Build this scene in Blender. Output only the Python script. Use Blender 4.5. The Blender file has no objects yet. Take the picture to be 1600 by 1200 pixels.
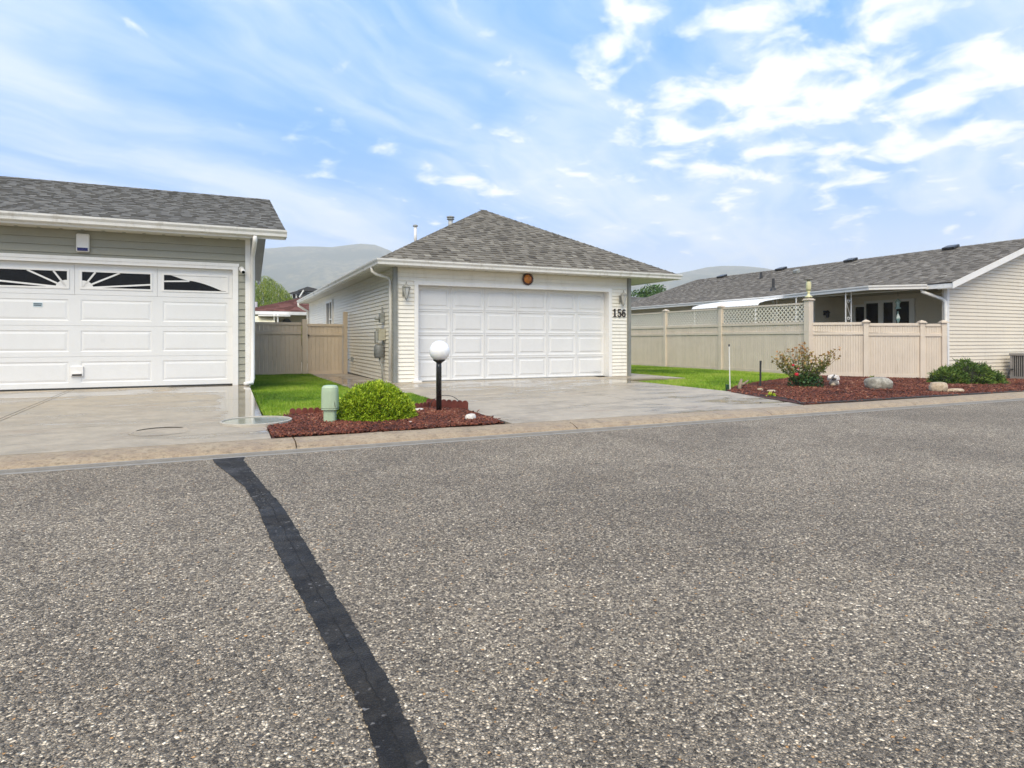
import bpy, math, random
import numpy as np
from mathutils import Vector, Matrix, noise as mnoise
random.seed(7); rng = np.random.default_rng(7)
R = math.radians
S = bpy.context.scene
C = S.collection
# ------------------------------------------------------------------ camera, world, sun, exposure
YAW = R(24.8); cA, sA = math.cos(YAW), math.sin(YAW)
cam_d = bpy.data.cameras.new('camera'); cam = bpy.data.objects.new('camera', cam_d); C.objects.link(cam)
cam.location = (0, 0, 1.06); cam.rotation_euler = (R(90), 0, -YAW)
cam_d.sensor_width = 36; cam_d.lens = 36*972/1600; cam_d.shift_y = -70/1600
cam_d.clip_start = 0.05; cam_d.clip_end = 9000
S.camera = cam
SUN_EL, SUN_AZ = R(50), R(214)          # azimuth measured from +Y clockwise: behind the camera
S.view_settings.view_transform = 'Standard'; S.view_settings.look = 'None'
S.view_settings.gamma = 1; S.view_settings.use_curve_mapping = False
S.view_settings.exposure = 0.64
S.cycles.volume_bounces = 3

class NT:
    """tiny node-tree helper"""
    def __init__(s, t): s.t = t; t.nodes.clear()
    def n(s, k, ins=None, **p):
        x = s.t.nodes.new('ShaderNode'+k)
        for a, b in p.items(): setattr(x, a, b)
        for a, b in (ins or {}).items():
            i = x.inputs[a]
            if isinstance(b, bpy.types.NodeSocket): s.t.links.new(b, i)
            else: i.default_value = b
        return x
    def math(s, op, a, b=0.0, c=None, clamp=False):
        x = s.n('Math', {0: a, 1: b}, operation=op, use_clamp=clamp)
        if c is not None: x.inputs[2].default_value = c
        return x.outputs[0]
    def vm(s, op, a, b=None, out=0):
        ins = {0: a}
        if b is not None: ins[1] = b
        return s.n('VectorMath', ins, operation=op).outputs[out]
    def mix(s, f, a, b, bt='MIX'):
        x = s.n('Mix', {0: f}, data_type='RGBA', blend_type=bt)
        for i, v in ((6, a), (7, b)):
            if isinstance(v, bpy.types.NodeSocket): s.t.links.new(v, x.inputs[i])
            else: x.inputs[i].default_value = (*v[:3], 1)
        return x.outputs[2]
    def ramp(s, f, stops, interp='LINEAR'):
        x = s.n('ValToRGB', {0: f}); e = x.color_ramp.elements; x.color_ramp.interpolation = interp
        while len(e) < len(stops): e.new(0.5)
        for i, (p, c) in enumerate(stops):
            e[i].position = p; e[i].color = (*c, 1) if len(c) == 3 else c
        return x.outputs[0]
    def sm(s, f, lo, hi, a=0.0, b=1.0):
        x = s.n('MapRange', {0: f, 1: lo, 2: hi, 3: a, 4: b}, interpolation_type='SMOOTHSTEP'); return x.outputs[0]
    def noise(s, vec, sc, det=4, rough=.5, dist=0, out=0):
        return s.n('TexNoise', {'Vector': vec, 'Scale': sc, 'Detail': det, 'Roughness': rough, 'Distortion': dist}).outputs[out]
    def pos(s): return s.n('NewGeometry').outputs['Position']
    def scale(s, v, k):
        return s.vm('MULTIPLY', v, k)

w = bpy.data.worlds.new('World'); S.world = w; w.use_nodes = True
t = NT(w.node_tree)
sky = t.n('TexSky', sky_type='NISHITA', sun_disc=False, sun_elevation=SUN_EL, sun_rotation=SUN_AZ,
          air_density=1.0, dust_density=1.2, ozone_density=1.6, altitude=300)
d = t.n('TexCoord').outputs['Generated']
sep = t.n('SeparateXYZ', {0: d}); dx, dy, dz = sep.outputs
zz = t.math('ADD', t.math('MAXIMUM', dz, 0.0), 0.16)
# cloud-plane coordinates, turned so that X runs along the drift of the streaks
ux, uy = 0.871, 0.492
along = t.math('DIVIDE', t.math('ADD', t.math('MULTIPLY', dx, ux), t.math('MULTIPLY', dy, uy)), zz)
across = t.math('DIVIDE', t.math('ADD', t.math('MULTIPLY', dx, -uy), t.math('MULTIPLY', dy, ux)), zz)
pl = t.n('CombineXYZ', {0: along, 1: across, 2: 0.0}).outputs[0]
st = t.n('CombineXYZ', {0: t.math('MULTIPLY', along, .30), 1: across, 2: 3.1}).outputs[0]
warp = t.noise(pl, 1.1, 3, .5, 0, 1)
st = t.vm('ADD', st, t.vm('MULTIPLY', t.vm('SUBTRACT', warp, (.5, .5, .5)), (.55, .55, .5)))
n_cir = t.noise(st, 1.9, 9, .56, .25)
n_fil = t.noise(t.vm('MULTIPLY', st, (1.0, 3.4, 1)), 1.6, 6, .6, .1)
cir = t.sm(t.math('ADD', n_cir, t.math('MULTIPLY', t.math('SUBTRACT', n_fil, .5), .20)), .32, .70)
n_big = t.noise(t.vm('ADD', pl, (4.3, 1.7, 0)), .8, 3, .5)
n_puf = t.noise(t.vm('ADD', pl, (9.1, 2.4, 5.0)), 5.2, 7, .54, .3)
right = t.sm(t.math('ADD', t.math('MULTIPLY', dx, .96), t.math('MULTIPLY', dy, .28)), .42, .95)
high = t.sm(dz, .10, .34)
pm = t.math('ADD', t.math('MULTIPLY', t.math('MULTIPLY', right, high), .22), t.math('MULTIPLY_ADD', t.math('SUBTRACT', n_big, .5), .3, -.055))
puf = t.sm(t.math('ADD', n_puf, pm), .46, .74)
hz = t.sm(dz, .0, .26, 1.0, 0.0)
veil = t.math('ADD', t.math('MULTIPLY', cir, .70), .03)
cover = t.math('MAXIMUM', t.math('MAXIMUM', veil, t.math('MULTIPLY', puf, .97)), t.math('MULTIPLY', hz, .72))
# tint the clear sky a little, then lay cloud over it
clear = t.mix(.62, sky.outputs[0], t.mix(1.0, sky.outputs[0], (1.0, 1.75, 2.1), 'MULTIPLY'))
clear = t.mix(.92, clear, (.2, 2.75, 8.6))
cl_col = t.mix(puf, t.mix(cir, (5.6, 7.0, 8.0), (7.0, 7.5, 7.8)), (8.6, 8.6, 8.5))
bgcol = t.mix(t.math('MINIMUM', cover, 1.0), clear, cl_col)
bg = t.n('Background', {'Color': bgcol, 'Strength': .1})
t.t.links.new(bg.outputs[0], t.n('OutputWorld').inputs[0])
sd = bpy.data.lights.new('sun', 'SUN'); sun = bpy.data.objects.new('sun', sd); C.objects.link(sun)
sd.energy = 3.0; sd.angle = R(48); sd.color = (1, .885, .67)
sv = Vector((math.sin(SUN_AZ)*math.cos(SUN_EL), math.cos(SUN_AZ)*math.cos(SUN_EL), math.sin(SUN_EL)))
sun.rotation_euler = sv.to_track_quat('Z', 'Y').to_euler()

# ------------------------------------------------------------------ materials
MATS = {}
def pbr(name, fn):
    if name in MATS: return MATS[name]
    m = bpy.data.materials.new(name); m.use_nodes = True
    t = NT(m.node_tree); b = t.n('BsdfPrincipled'); o = t.n('OutputMaterial')
    t.t.links.new(b.outputs[0], o.inputs[0])
    def setp(k, v):
        if isinstance(v, bpy.types.NodeSocket): t.t.links.new(v, b.inputs[k])
        elif k == 'Base Color': b.inputs[k].default_value = (*v, 1)
        else: b.inputs[k].default_value = v
    def bump(h, st, dist):
        setp('Normal', t.n('Bump', {'Height': h, 'Strength': st, 'Distance': dist}).outputs[0])
    fn(t, setp, bump); MATS[name] = m; return m
def plain(name, col, rough=.5, var=.12, sc=3.0, bmp=0.0, bsc=60, metal=0, spec=.5, dirt=None, orand=0.0, coat=0):
    def f(t, P, bump):
        p = t.pos(); n = t.noise(p, sc, 5, .6)
        n2 = t.noise(p, sc*9, 3, .6)
        k = t.math('ADD', t.math('MULTIPLY', n, .7), t.math('MULTIPLY', n2, .3))
        c = t.mix(t.sm(k, .3, .7), tuple(x*(1-var) for x in col), tuple(min(1, x*(1+var)) for x in col))
        if dirt:
            z = t.n('SeparateXYZ', {0: p}).outputs[2]
            dm = t.math('MULTIPLY', t.sm(t.noise(t.scale(p, (1, 1, .25)), 7, 5, .65), .5, .75), dirt[1])
            c = t.mix(dm, c, dirt[0])
        if orand:
            r = t.n('ObjectInfo').outputs['Random']
            c = t.mix(1.0, c, t.mix(r, (1-orand,)*3, (1, 1, 1)), 'MULTIPLY')
        P('Base Color', c); P('Roughness', t.sm(n, .2, .8, max(.03, rough-.12), min(1, rough+.12))); P('Metallic', metal)
        P('Specular IOR Level', spec)
        if coat: P('Coat Weight', coat)
        if bmp: bump(t.noise(p, bsc, 4, .6), bmp, .01)
    return pbr(name, f)
def toned(name, cols, rough=.8, sc=40, trans=0.0, fine=.25, bmp=0, spec=.3):
    """colour ramp driven by the per-face attribute 'tone' (each leaf, tab or chip has its own)"""
    def f(t, P, bump):
        a = t.n('Attribute', attribute_name='tone').outputs['Fac']
        p = t.pos(); n = t.noise(p, sc, 4, .7)
        k = t.math('ADD', a, t.math('MULTIPLY', t.math('SUBTRACT', n, .5), fine), clamp=True)
        P('Base Color', t.ramp(k, [(i/(len(cols)-1), c) for i, c in enumerate(cols)]))
        P('Roughness', rough); P('Specular IOR Level', spec)
        if trans:
            P('Subsurface Weight', trans); P('Subsurface Radius', (.02, .03, .01))
        if bmp: bump(n, bmp, .004)
    return pbr(name, f)

def m_asphalt(t, P, bump):
    p = t.pos()
    pw = t.vm('ADD', p, t.vm('MULTIPLY', t.noise(p, 60, 2, .5, 0, 1), (.008, .008, 0)))
    p2 = t.vm('MULTIPLY', pw, (1, 1, 0))
    v = t.n('TexVoronoi', {'Vector': p2, 'Scale': 108, 'Randomness': 1}, voronoi_dimensions='3D', feature='F1')
    v2 = t.n('TexVoronoi', {'Vector': p2, 'Scale': 190}, feature='F1')
    e = t.n('TexVoronoi', {'Vector': p2, 'Scale': 108}, feature='DISTANCE_TO_EDGE').outputs['Distance']
    r = t.n('SeparateColor', {0: v.outputs['Color']}).outputs
    stone = t.ramp(r[0], [(0, (.05, .046, .042)), (.12, (.13, .118, .104)), (.30, (.24, .215, .182)), (.52, (.34, .305, .255)), (.72, (.44, .395, .33)), (.88, (.56, .51, .43)), (.96, (.74, .69, .60)), (.985, (.42, .25, .11))], 'CONSTANT')
    r2 = t.n('SeparateColor', {0: v2.outputs['Color']}).outputs
    small = t.ramp(r2[0], [(0, (.04, .037, .034)), (.35, (.15, .135, .115)), (.7, (.31, .275, .23))], 'CONSTANT')
    sel = t.sm(r[1], .28, .34)
    base = t.mix(sel, small, stone)
    gap = t.sm(e, .02, .16)
    c = t.mix(t.math('MULTIPLY_ADD', gap, .75, .25), (.075, .067, .057), base)
    big = t.noise(p2, .45, 5, .6, .3); mid = t.noise(p2, 2.6, 5, .65)
    k = t.math('ADD', t.math('MULTIPLY', t.math('SUBTRACT', big, .5), 1.1), t.math('MULTIPLY', t.math('SUBTRACT', mid, .5), .7))
    c = t.mix(1.0, c, t.mix(t.sm(k, -.3, .3), (1.25, 1.12, .94), (1.98, 1.79, 1.52)), 'MULTIPLY')
    stain = t.sm(t.noise(t.vm('ADD', p2, (3, 8, 0)), 1.3, 6, .7, .6), .63, .75)
    c = t.mix(t.math('MULTIPLY', stain, .35), c, (.05, .048, .046))
    P('Base Color', c)
    P('Roughness', t.sm(r[2], 0, 1, .5, .85)); P('Specular IOR Level', .35)
    h = t.math('ADD', t.math('MULTIPLY', t.sm(e, 0, .3), t.math('MULTIPLY_ADD', r[2], .6, .4)), t.math('MULTIPLY', t.sm(v2.outputs['Distance'], .6, 0), .25))
    bump(h, .95, .009)
pbr('asphalt', m_asphalt)
def m_tar(t, P, bump):
    p = t.pos(); n = t.noise(p, 9, 6, .7); v = t.n('TexVoronoi', {'Vector': p, 'Scale': 110}, feature='F1').outputs['Distance']
    r = t.n('SeparateColor', {0: t.n('TexVoronoi', {'Vector': p, 'Scale': 108}, feature='F1').outputs['Color']}).outputs[0]
    c = t.mix(t.sm(n, .35, .65), (.012, .010, .008), (.036, .031, .025))
    sp = t.math('MULTIPLY', t.sm(r, .955, .975), t.math('MULTIPLY', t.sm(t.noise(p, 3.1, 3), .44, .62), .6))
    c = t.mix(sp, c, (.28, .26, .24)); P('Base Color', c)
    P('Roughness', t.sm(t.noise(p, 3, 4), .35, .65, .42, .72)); P('Specular IOR Level', .25); bump(t.math('ADD', t.math('MULTIPLY', v, .9), t.noise(p, 30, 4)), .7, .008)
pbr('tar', m_tar)
def m_concrete(dry, wet, amount, spots):
    def f(t, P, bump):
        p = t.pos(); p2 = t.vm('MULTIPLY', p, (1, 1, 0))
        streak = t.noise(t.vm('MULTIPLY', p2, (.55, 1.5, 1)), 1.5, 6, .62, .5)
        m = streak
        for (x, y, rx, ry, k) in spots:
            q = t.vm('MULTIPLY', t.vm('SUBTRACT', p2, (x, y, 0)), (1/rx, 1/ry, 0))
            m = t.math('ADD', m, t.math('MULTIPLY', t.sm(t.vm('LENGTH', q, None, 1), 1.0, .0), k))
        wmask = t.sm(m, amount, amount+.20)
        pud = t.sm(m, amount+.13, amount+.24)
        fine = t.noise(p2, 38, 5, .75); mott = t.noise(p2, 5.5, 6, .7)
        c = t.mix(t.sm(mott, .3, .7), tuple(x*.86 for x in dry), tuple(x*1.1 for x in dry))
        c = t.mix(wmask, c, wet)
        rust = t.sm(t.noise(t.vm('ADD', t.vm('MULTIPLY', p2, (.5, 1.6, 1)), (5, 2, 0)), 1.9, 5, .6, .3), .55, .7)
        c = t.mix(t.math('MULTIPLY', rust, .35), c, (.30, .195, .125))
        c = t.mix(1.0, c, t.mix(fine, (.82, .82, .82), (1.16, 1.16, 1.16)), 'MULTIPLY')
        sp = t.sm(t.noise(p2, 85, 2, .5), .68, .74); c = t.mix(t.math('MULTIPLY', sp, .5), c, (.14, .12, .10))
        P('Base Color', c)
        rr = t.math('MULTIPLY_ADD', wmask, -.36, .58); rr = t.math('MULTIPLY_ADD', pud, -.20, 0.0) if False else t.math('ADD', rr, t.math('MULTIPLY', pud, -.21))
        P('Roughness', rr); P('Specular IOR Level', .5)
        hh = t.math('MULTIPLY', t.math('ADD', t.math('MULTIPLY', fine, .6), t.noise(p2, 140, 3, .6)), t.math('SUBTRACT', 1.0, t.math('MULTIPLY', pud, .93)))
        bump(hh, .22, .006)
    return f
pbr('concrete_left', m_concrete((.405, .335, .24), (.255, .205, .14), .47, [(.0, 12.3, 1.0, 1.6, .4), (.22, 9.8, .42, 3.4, .55), (-3, 11.8, 4.5, 1.0, .26)]))
pbr('concrete_main', m_concrete((.43, .36, .265), (.225, .178, .12), .455, [(6, 11.6, 4.0, 2.2, .16), (8.6, 11.5, 1.6, 1.8, .2), (7.4, 7.4, 1.6, 1.0, .16), (4.8, 12.4, 2.5, .8, .24)]))
pbr('concrete_path', m_concrete((.44, .39, .32), (.22, .155, .11), .45, [(2.5, 14, .45, 6, .25)]))
def m_kerb(t, P, bump):
    K=.8
    p = t.pos(); n = t.noise(p, 5, 6, .7); f = t.noise(p, 90, 4, .7); st = t.noise(t.vm('MULTIPLY', p, (1, 1, 4)), 14, 5, .7)
    c = t.ramp(n, [(.25, (.24, .165, .095)), (.45, (.33, .24, .145)), (.6, (.38, .29, .185)), (.8, (.41, .335, .23))])
    v = t.n('TexVoronoi', {'Vector': p, 'Scale': 70}, feature='F1'); r = t.n('SeparateColor', {0: v.outputs['Color']}).outputs[0]
    c = t.mix(t.math('MULTIPLY', t.sm(r, .80, .84), .22), c, (.50, .38, .26)); c = t.mix(t.math('MULTIPLY', t.sm(r, .2, .16), .3), c, (.17, .11, .07))
    moss = t.math('MULTIPLY', t.sm(st, .52, .68), .6); c = t.mix(moss, c, (.11, .082, .042))
    P('Base Color', c); P('Roughness', t.sm(n, .3, .7, .38, .75)); bump(t.math('ADD', f, t.math('MULTIPLY', st, .8)), .5, .01)
pbr('kerb_stone', m_kerb)
def m_ground(t, P, bump):
    p = t.pos(); n = t.noise(p, .03, 8, .65); f = t.noise(p, 3, 6, .7)
    c = t.mix(t.sm(n, .35, .65), (.055, .085, .028), (.13, .12, .065)); c = t.mix(1.0, c, t.mix(f, (.7,)*3, (1.3,)*3), 'MULTIPLY')
    P('Base Color', c); P('Roughness', .9)
pbr('ground', m_ground)
def m_hill(t, P, bump):
    p = t.pos(); n = t.noise(p, .006, 9, .7); f = t.noise(p, .05, 5, .7)
    c = t.mix(t.sm(n, .42, .56), (.02, .04, .025), (.17, .15, .09)); c = t.mix(t.sm(f, .4, .6), c, (.035, .05, .035))
    P('Base Color', c); P('Roughness', .95)
pbr('hillside', m_hill)
def m_soil(t, P, bump):
    p = t.pos(); n = t.noise(p, 30, 6, .75)
    P('Base Color', t.mix(t.sm(n, .3, .7), (.035, .012, .008), (.13, .042, .028))); P('Roughness', .85); bump(n, 1, .03)
pbr('mulch_soil', m_soil)
def m_turf(t, P, bump):
    p = t.pos(); n = t.noise(p, 1.3, 5, .6); f = t.noise(p, 60, 4, .7)
    c = t.mix(t.sm(n, .35, .65), (.10, .21, .012), (.16, .28, .02)); c = t.mix(1.0, c, t.mix(f, (.45,)*3, (1.2,)*3), 'MULTIPLY')
    P('Base Color', c); P('Roughness', .9); bump(f, .8, .02)
pbr('turf', m_turf)
WHITE = plain('white_vinyl', (.84, .795, .69), .42, .03, 2, .05, 30, dirt=((.50, .44, .34), .22))
SIDE_GREY = plain('grey_vinyl', (.325, .315, .25), .5, .05, 2, .08, 40)
SIDE_TAN = plain('cream_vinyl', (.76, .68, .545), .48, .03, 2, .06, 40, dirt=((.45, .38, .28), .15))
TRIM = plain('white_trim', (.82, .80, .76), .38, .03, 3, dirt=((.5, .45, .37), .18))
DOORW = plain('door_white', (.76, .755, .735), .36, .02, 1.5, .04, 300, dirt=((.55, .53, .48), .10))
DOORM = plain('door_white_b', (.74, .735, .72), .40, .03, 1.5, .04, 300, dirt=((.55, .53, .48), .12))
SOFFIT = plain('soffit_white', (.70, .675, .60), .55, .04, 2, dirt=((.45, .40, .30), .2))
GUTTER = plain('gutter_white', (.74, .72, .67), .35, .05, 4, dirt=((.38, .34, .27), .5))
_unused = 0
GREYTRIM = plain('corner_grey', (.22, .225, .205), .5, .10, 6, dirt=((.35, .33, .30), .4))
FENCE = plain('fence_tan', (.66, .54, .40), .52, .05, 3, .05, 60, dirt=((.36, .29, .20), .3), orand=.07)
FENCE2 = plain('fence_beige', (.68, .585, .475), .5, .05, 3, .05, 60, dirt=((.42, .35, .26), .25), orand=.06)
BLACKP = plain('black_paint', (.018, .018, .018), .32, .3, 9, .15, 80, dirt=((.09, .085, .08), .4))
DARK = plain('dark_metal', (.03, .03, .03), .5, .2)
GLASS = plain('dark_glass', (.008, .008, .009), .10, .2, 1, spec=.22)
GREYM = plain('meter_grey', (.30, .31, .29), .45, .12, 8, dirt=((.16, .15, .13), .3))
TELG = plain('pedestal_green', (.40, .50, .34), .45, .05, 4, .05, 80, dirt=((.27, .30, .2), .45))
def m_globe(t, P, bump):
    P('Base Color', (.90, .885, .85)); P('Roughness', .2); P('Subsurface Weight', .85); P('Subsurface Radius', (.25, .24, .22)); P('Subsurface Scale', .6)
GLOBE = pbr('globe_white', m_globe)
TERRA = plain('terracotta_edging', (.20, .052, .035), .5, .25, 12, .2, 60, dirt=((.07, .02, .015), .5), orand=.25)
WOOD = plain('driftwood', (.24, .18, .12), .8, .35, 20, .5, 60)
LIDC = plain('cover_concrete', (.42, .42, .33), .28, .15, 6, .15, 60, dirt=((.25, .26, .18), .5))
CONC = plain('slab_concrete', (.45, .41, .34), .6, .12, 6, .3, 80, dirt=((.28, .24, .18), .4))
BASEC = plain('foundation', (.30, .28, .25), .8, .12, 8, .3, 60)
ROOF_MAIN = toned('shingles_weathered', [(.075, .066, .053), (.12, .106, .084), (.165, .147, .117), (.215, .193, .156), (.29, .265, .215)], .9, 55, fine=.3, bmp=.5)
ROOF_LEFT = toned('shingles_grey', [(.085, .079, .069), (.118, .11, .096), (.15, .142, .125), (.185, .175, .155), (.235, .222, .198)], .9, 55, fine=.25, bmp=.5)
ROOF_RIGHT = toned('shingles_taupe', [(.09, .078, .063), (.13, .113, .092), (.172, .152, .125), (.22, .196, .162), (.30, .27, .225)], .9, 55, fine=.25, bmp=.5)
ROOF_RED = toned('shingles_red', [(.10, .04, .03), (.16, .065, .05), (.22, .09, .07)], .9, 20, fine=.3)
CHIP = toned('mulch_chips', [(.03, .010, .006), (.085, .024, .013), (.16, .046, .024), (.24, .075, .04), (.42, .24, .14)], .7, 90, fine=.2)
GRASS = toned('grass_blades', [(.06, .14, .008), (.14, .26, .012), (.235, .37, .02), (.32, .43, .04), (.46, .46, .13)], .55, 8, fine=.45)
LIME = toned('lime_foliage', [(.03, .07, .006), (.13, .23, .010), (.29, .41, .018), (.44, .54, .03), (.58, .64, .06)], .5, 30, fine=.2)
PINEG = toned('pine_foliage', [(.012, .032, .007), (.04, .085, .014), (.085, .15, .024), (.16, .23, .035), (.28, .33, .06)], .55, 30, fine=.2)
ROSEG = toned('rose_leaves', [(.014, .05, .018), (.05, .12, .03), (.16, .22, .05), (.34, .26, .08), (.50, .27, .12)], .45, 30, fine=.15)
WILLOWG = toned('willow_leaves', [(.035, .075, .012), (.09, .16, .02), (.17, .25, .03), (.27, .33, .05), (.37, .38, .09)], .6, 3, fine=.2)
TREEG = toned('tree_leaves', [(.012, .035, .008), (.035, .09, .014), (.07, .15, .025), (.11, .2, .04)], .6, 3, fine=.2)
def stone(name, a, b, c):
    def f(t, P, bump):
        p = t.n('TexCoord').outputs['Object']; n = t.noise(p, 7, 7, .7, .4); m = t.noise(p, 26, 6, .75)
        k = t.math('ADD', t.math('MULTIPLY', n, .6), t.math('MULTIPLY', m, .4))
        P('Base Color', t.ramp(k, [(.33, a), (.5, b), (.64, c)])); P('Roughness', .72); bump(k, .7, .03)
    return pbr(name, f)
ST_GREY = stone('granite', (.09, .082, .06), (.30, .275, .22), (.58, .54, .46))
ST_TAN = stone('sandstone', (.25, .17, .10), (.47, .36, .24), (.60, .50, .37))
ST_WHITE = stone('quartz', (.42, .35, .28), (.68, .62, .55), (.82, .78, .73))

# ------------------------------------------------------------------ object helpers
def setp(o, label=None, cat=None, group=None, kind=None):
    for k, v in (('label', label), ('category', cat), ('group', group), ('kind', kind)):
        if v: o[k] = v
    return o
def thing(name, loc, label, cat, group=None):
    o = bpy.data.objects.new(name, None); C.objects.link(o); o.location = loc; o.empty_display_size = .1
    return setp(o, label, cat, group)
def attach(o, parent):
    if parent is not None:
        o.parent = parent
        if parent.parent is None and parent.type == 'EMPTY':
            o.matrix_parent_inverse = Matrix.Translation(-Vector(parent.location))
def link_mesh(name, me, parent=None, kind=None, loc=(0, 0, 0), label=None):
    o = bpy.data.objects.new(name, me); C.objects.link(o); o.location = loc
    attach(o, parent); return setp(o, label=label, kind=kind)
def np_mesh(name, V, F, m, tone=None, smooth=False):
    V = np.asarray(V, dtype=np.float32).reshape(-1, 3); F = np.asarray(F, dtype=np.int32); k = F.shape[1]
    me = bpy.data.meshes.new(name); me.vertices.add(len(V)); me.vertices.foreach_set('co', V.ravel())
    me.loops.add(F.size); me.loops.foreach_set('vertex_index', F.ravel())
    me.polygons.add(len(F)); me.polygons.foreach_set('loop_start', np.arange(0, F.size, k, dtype=np.int32))
    try: me.polygons.foreach_set('loop_total', np.full(len(F), k, dtype=np.int32))
    except Exception: pass
    if smooth: me.polygons.foreach_set('use_smooth', np.ones(len(F), dtype=bool))
    if tone is not None:
        a = me.attributes.new('tone', 'FLOAT', 'FACE'); a.data.foreach_set('value', np.asarray(tone, dtype=np.float32))
    me.materials.append(m); me.update(calc_edges=True); return me
class MB:
    def __init__(s): s.v = []; s.f = []; s.t = []
    def add(s, vs, fs, tone=.5):
        b = len(s.v); s.v += [tuple(v) for v in vs]
        for f in fs: s.f.append(tuple(b+i for i in f)); s.t.append(tone)
        return s
    def box(s, x0, x1, y0, y1, z0, z1, tone=.5):
        return s.add([(x, y, z) for z in (z0, z1) for x, y in ((x0, y0), (x1, y0), (x1, y1), (x0, y1))],
                     [(3, 2, 1, 0), (4, 5, 6, 7), (0, 1, 5, 4), (1, 2, 6, 5), (2, 3, 7, 6), (3, 0, 4, 7)], tone)
    def obox(s, c, X, Y, Z, hx, hy, hz, tone=.5):
        c, X, Y, Z = map(Vector, (c, X, Y, Z))
        vs = [c+X*a*hx+Y*b*hy+Z*d*hz for d in (-1, 1) for a, b in ((-1, -1), (1, -1), (1, 1), (-1, 1))]
        return s.add(vs, [(3, 2, 1, 0), (4, 5, 6, 7), (0, 1, 5, 4), (1, 2, 6, 5), (2, 3, 7, 6), (3, 0, 4, 7)], tone)
    def tube(s, pts, r, n=8, tone=.5, cap=True):
        pts = [Vector(p) for p in pts]; rs = r if isinstance(r, (list, tuple)) else [r]*len(pts)
        b = len(s.v); up = None
        for i, p in enumerate(pts):
            d = (pts[min(i+1, len(pts)-1)]-pts[max(i-1, 0)]).normalized()
            if up is None: up = Vector((0, 0, 1)) if abs(d.z) < .9 else Vector((1, 0, 0))
            a = d.cross(up).normalized(); c = d.cross(a).normalized()
            for k in range(n):
                th = 2*math.pi*k/n; s.v.append(tuple(p+(a*math.cos(th)+c*math.sin(th))*rs[i]))
        for i in range(len(pts)-1):
            for k in range(n):
                s.f.append((b+i*n+k, b+i*n+(k+1) % n, b+(i+1)*n+(k+1) % n, b+(i+1)*n+k)); s.t.append(tone)
        if cap:
            s.f.append(tuple(b+k for k in range(n))[::-1]); s.t.append(tone)
            e = b+(len(pts)-1)*n; s.f.append(tuple(e+k for k in range(n))); s.t.append(tone)
        return s
    def lathe(s, prof, c, n=24, tone=.5):
        b = len(s.v); c = Vector(c)
        for r, z in prof:
            for k in range(n):
                th = 2*math.pi*k/n; s.v.append((c.x+r*math.cos(th), c.y+r*math.sin(th), c.z+z))
        for i in range(len(prof)-1):
            for k in range(n):
                s.f.append((b+i*n+k, b+i*n+(k+1) % n, b+(i+1)*n+(k+1) % n, b+(i+1)*n+k)); s.t.append(tone)
        s.f.append(tuple(b+k for k in range(n))[::-1]); s.t.append(tone)
        e = b+(len(prof)-1)*n; s.f.append(tuple(e+k for k in range(n))); s.t.append(tone)
        return s
    def prism(s, poly, O, A, B, N, th, tone=.5):
        """polygon (a,b) in the plane O,A,B extruded by th along N"""
        O, A, B, N = map(Vector, (O, A, B, N)); n = len(poly)
        vs = [O+A*a+B*b for a, b in poly]+[O+A*a+B*b+N*th for a, b in poly]
        fs = [tuple(range(n))[::-1], tuple(range(n, 2*n))]+[(i, (i+1) % n, n+(i+1) % n, n+i) for i in range(n)]
        return s.add(vs, fs, tone)
    def sweep(s, path, prof, tone=.5, cap=True):
        """closed profile (out, up) swept with mitres along a path; out = right-hand side of travel"""
        P = [Vector(p) for p in path]; n = len(prof); b = len(s.v)
        for i, p in enumerate(P):
            nrm = []
            for a, c in ((i-1, i), (i, i+1)):
                if 0 <= a and c < len(P):
                    d = (P[c]-P[a]); d.z = 0; d.normalize(); nrm.append(Vector((d.y, -d.x, 0)))
            m = sum(nrm, Vector()); m = m/m.length_squared*len(nrm) if len(nrm) == 1 else m*(2/m.length_squared)
            if len(nrm) == 1: m = nrm[0]
            for o_, u_ in prof: s.v.append((p.x+m.x*o_, p.y+m.y*o_, p.z+u_))
        for i in range(len(P)-1):
            for k in range(n):
                s.f.append((b+i*n+k, b+i*n+(k+1) % n, b+(i+1)*n+(k+1) % n, b+(i+1)*n+k)); s.t.append(tone)
        if cap:
            s.f.append(tuple(b+k for k in range(n))); s.t.append(tone)
            e = b+(len(P)-1)*n; s.f.append(tuple(e+k for k in range(n))[::-1]); s.t.append(tone)
        return s
    def mesh(s, name, m, smooth=False, tone=False):
        me = bpy.data.meshes.new(name); me.from_pydata(s.v, [], s.f); me.materials.append(m)
        if tone:
            a = me.attributes.new('tone', 'FLOAT', 'FACE'); a.data.foreach_set('value', s.t)
        if smooth: me.polygons.foreach_set('use_smooth', [True]*len(me.polygons))
        me.update(); return me
    def build(s, name, m, parent=None, kind=None, smooth=False, tone=False, label=None, bevel=0, shade_auto=False):
        o = link_mesh(name, s.mesh(name, m, smooth, tone), parent, kind, label=label)
        if bevel:
            bv = o.modifiers.new('bevel', 'BEVEL'); bv.width = bevel; bv.segments = 2; bv.limit_method = 'ANGLE'
        return o
def scatter_quads(name, P, D, U, L, W, m, tone, parent=None, kind=None, fold=.25):
    """leaf-like rhombs: centre P, long axis D (unit), side U (unit), length L, width W"""
    P = np.asarray(P); D = np.asarray(D); U = np.asarray(U); L = np.asarray(L)[:, None]; W = np.asarray(W)[:, None]
    Nn = np.cross(D, U)
    V = np.stack([P-D*L/2, P-U*W/2+Nn*W*fold, P+D*L/2, P+U*W/2+Nn*W*fold], 1)
    F = np.arange(len(P)*4).reshape(-1, 4)
    return link_mesh(name, np_mesh(name, V, F, m, tone), parent, kind)
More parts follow.
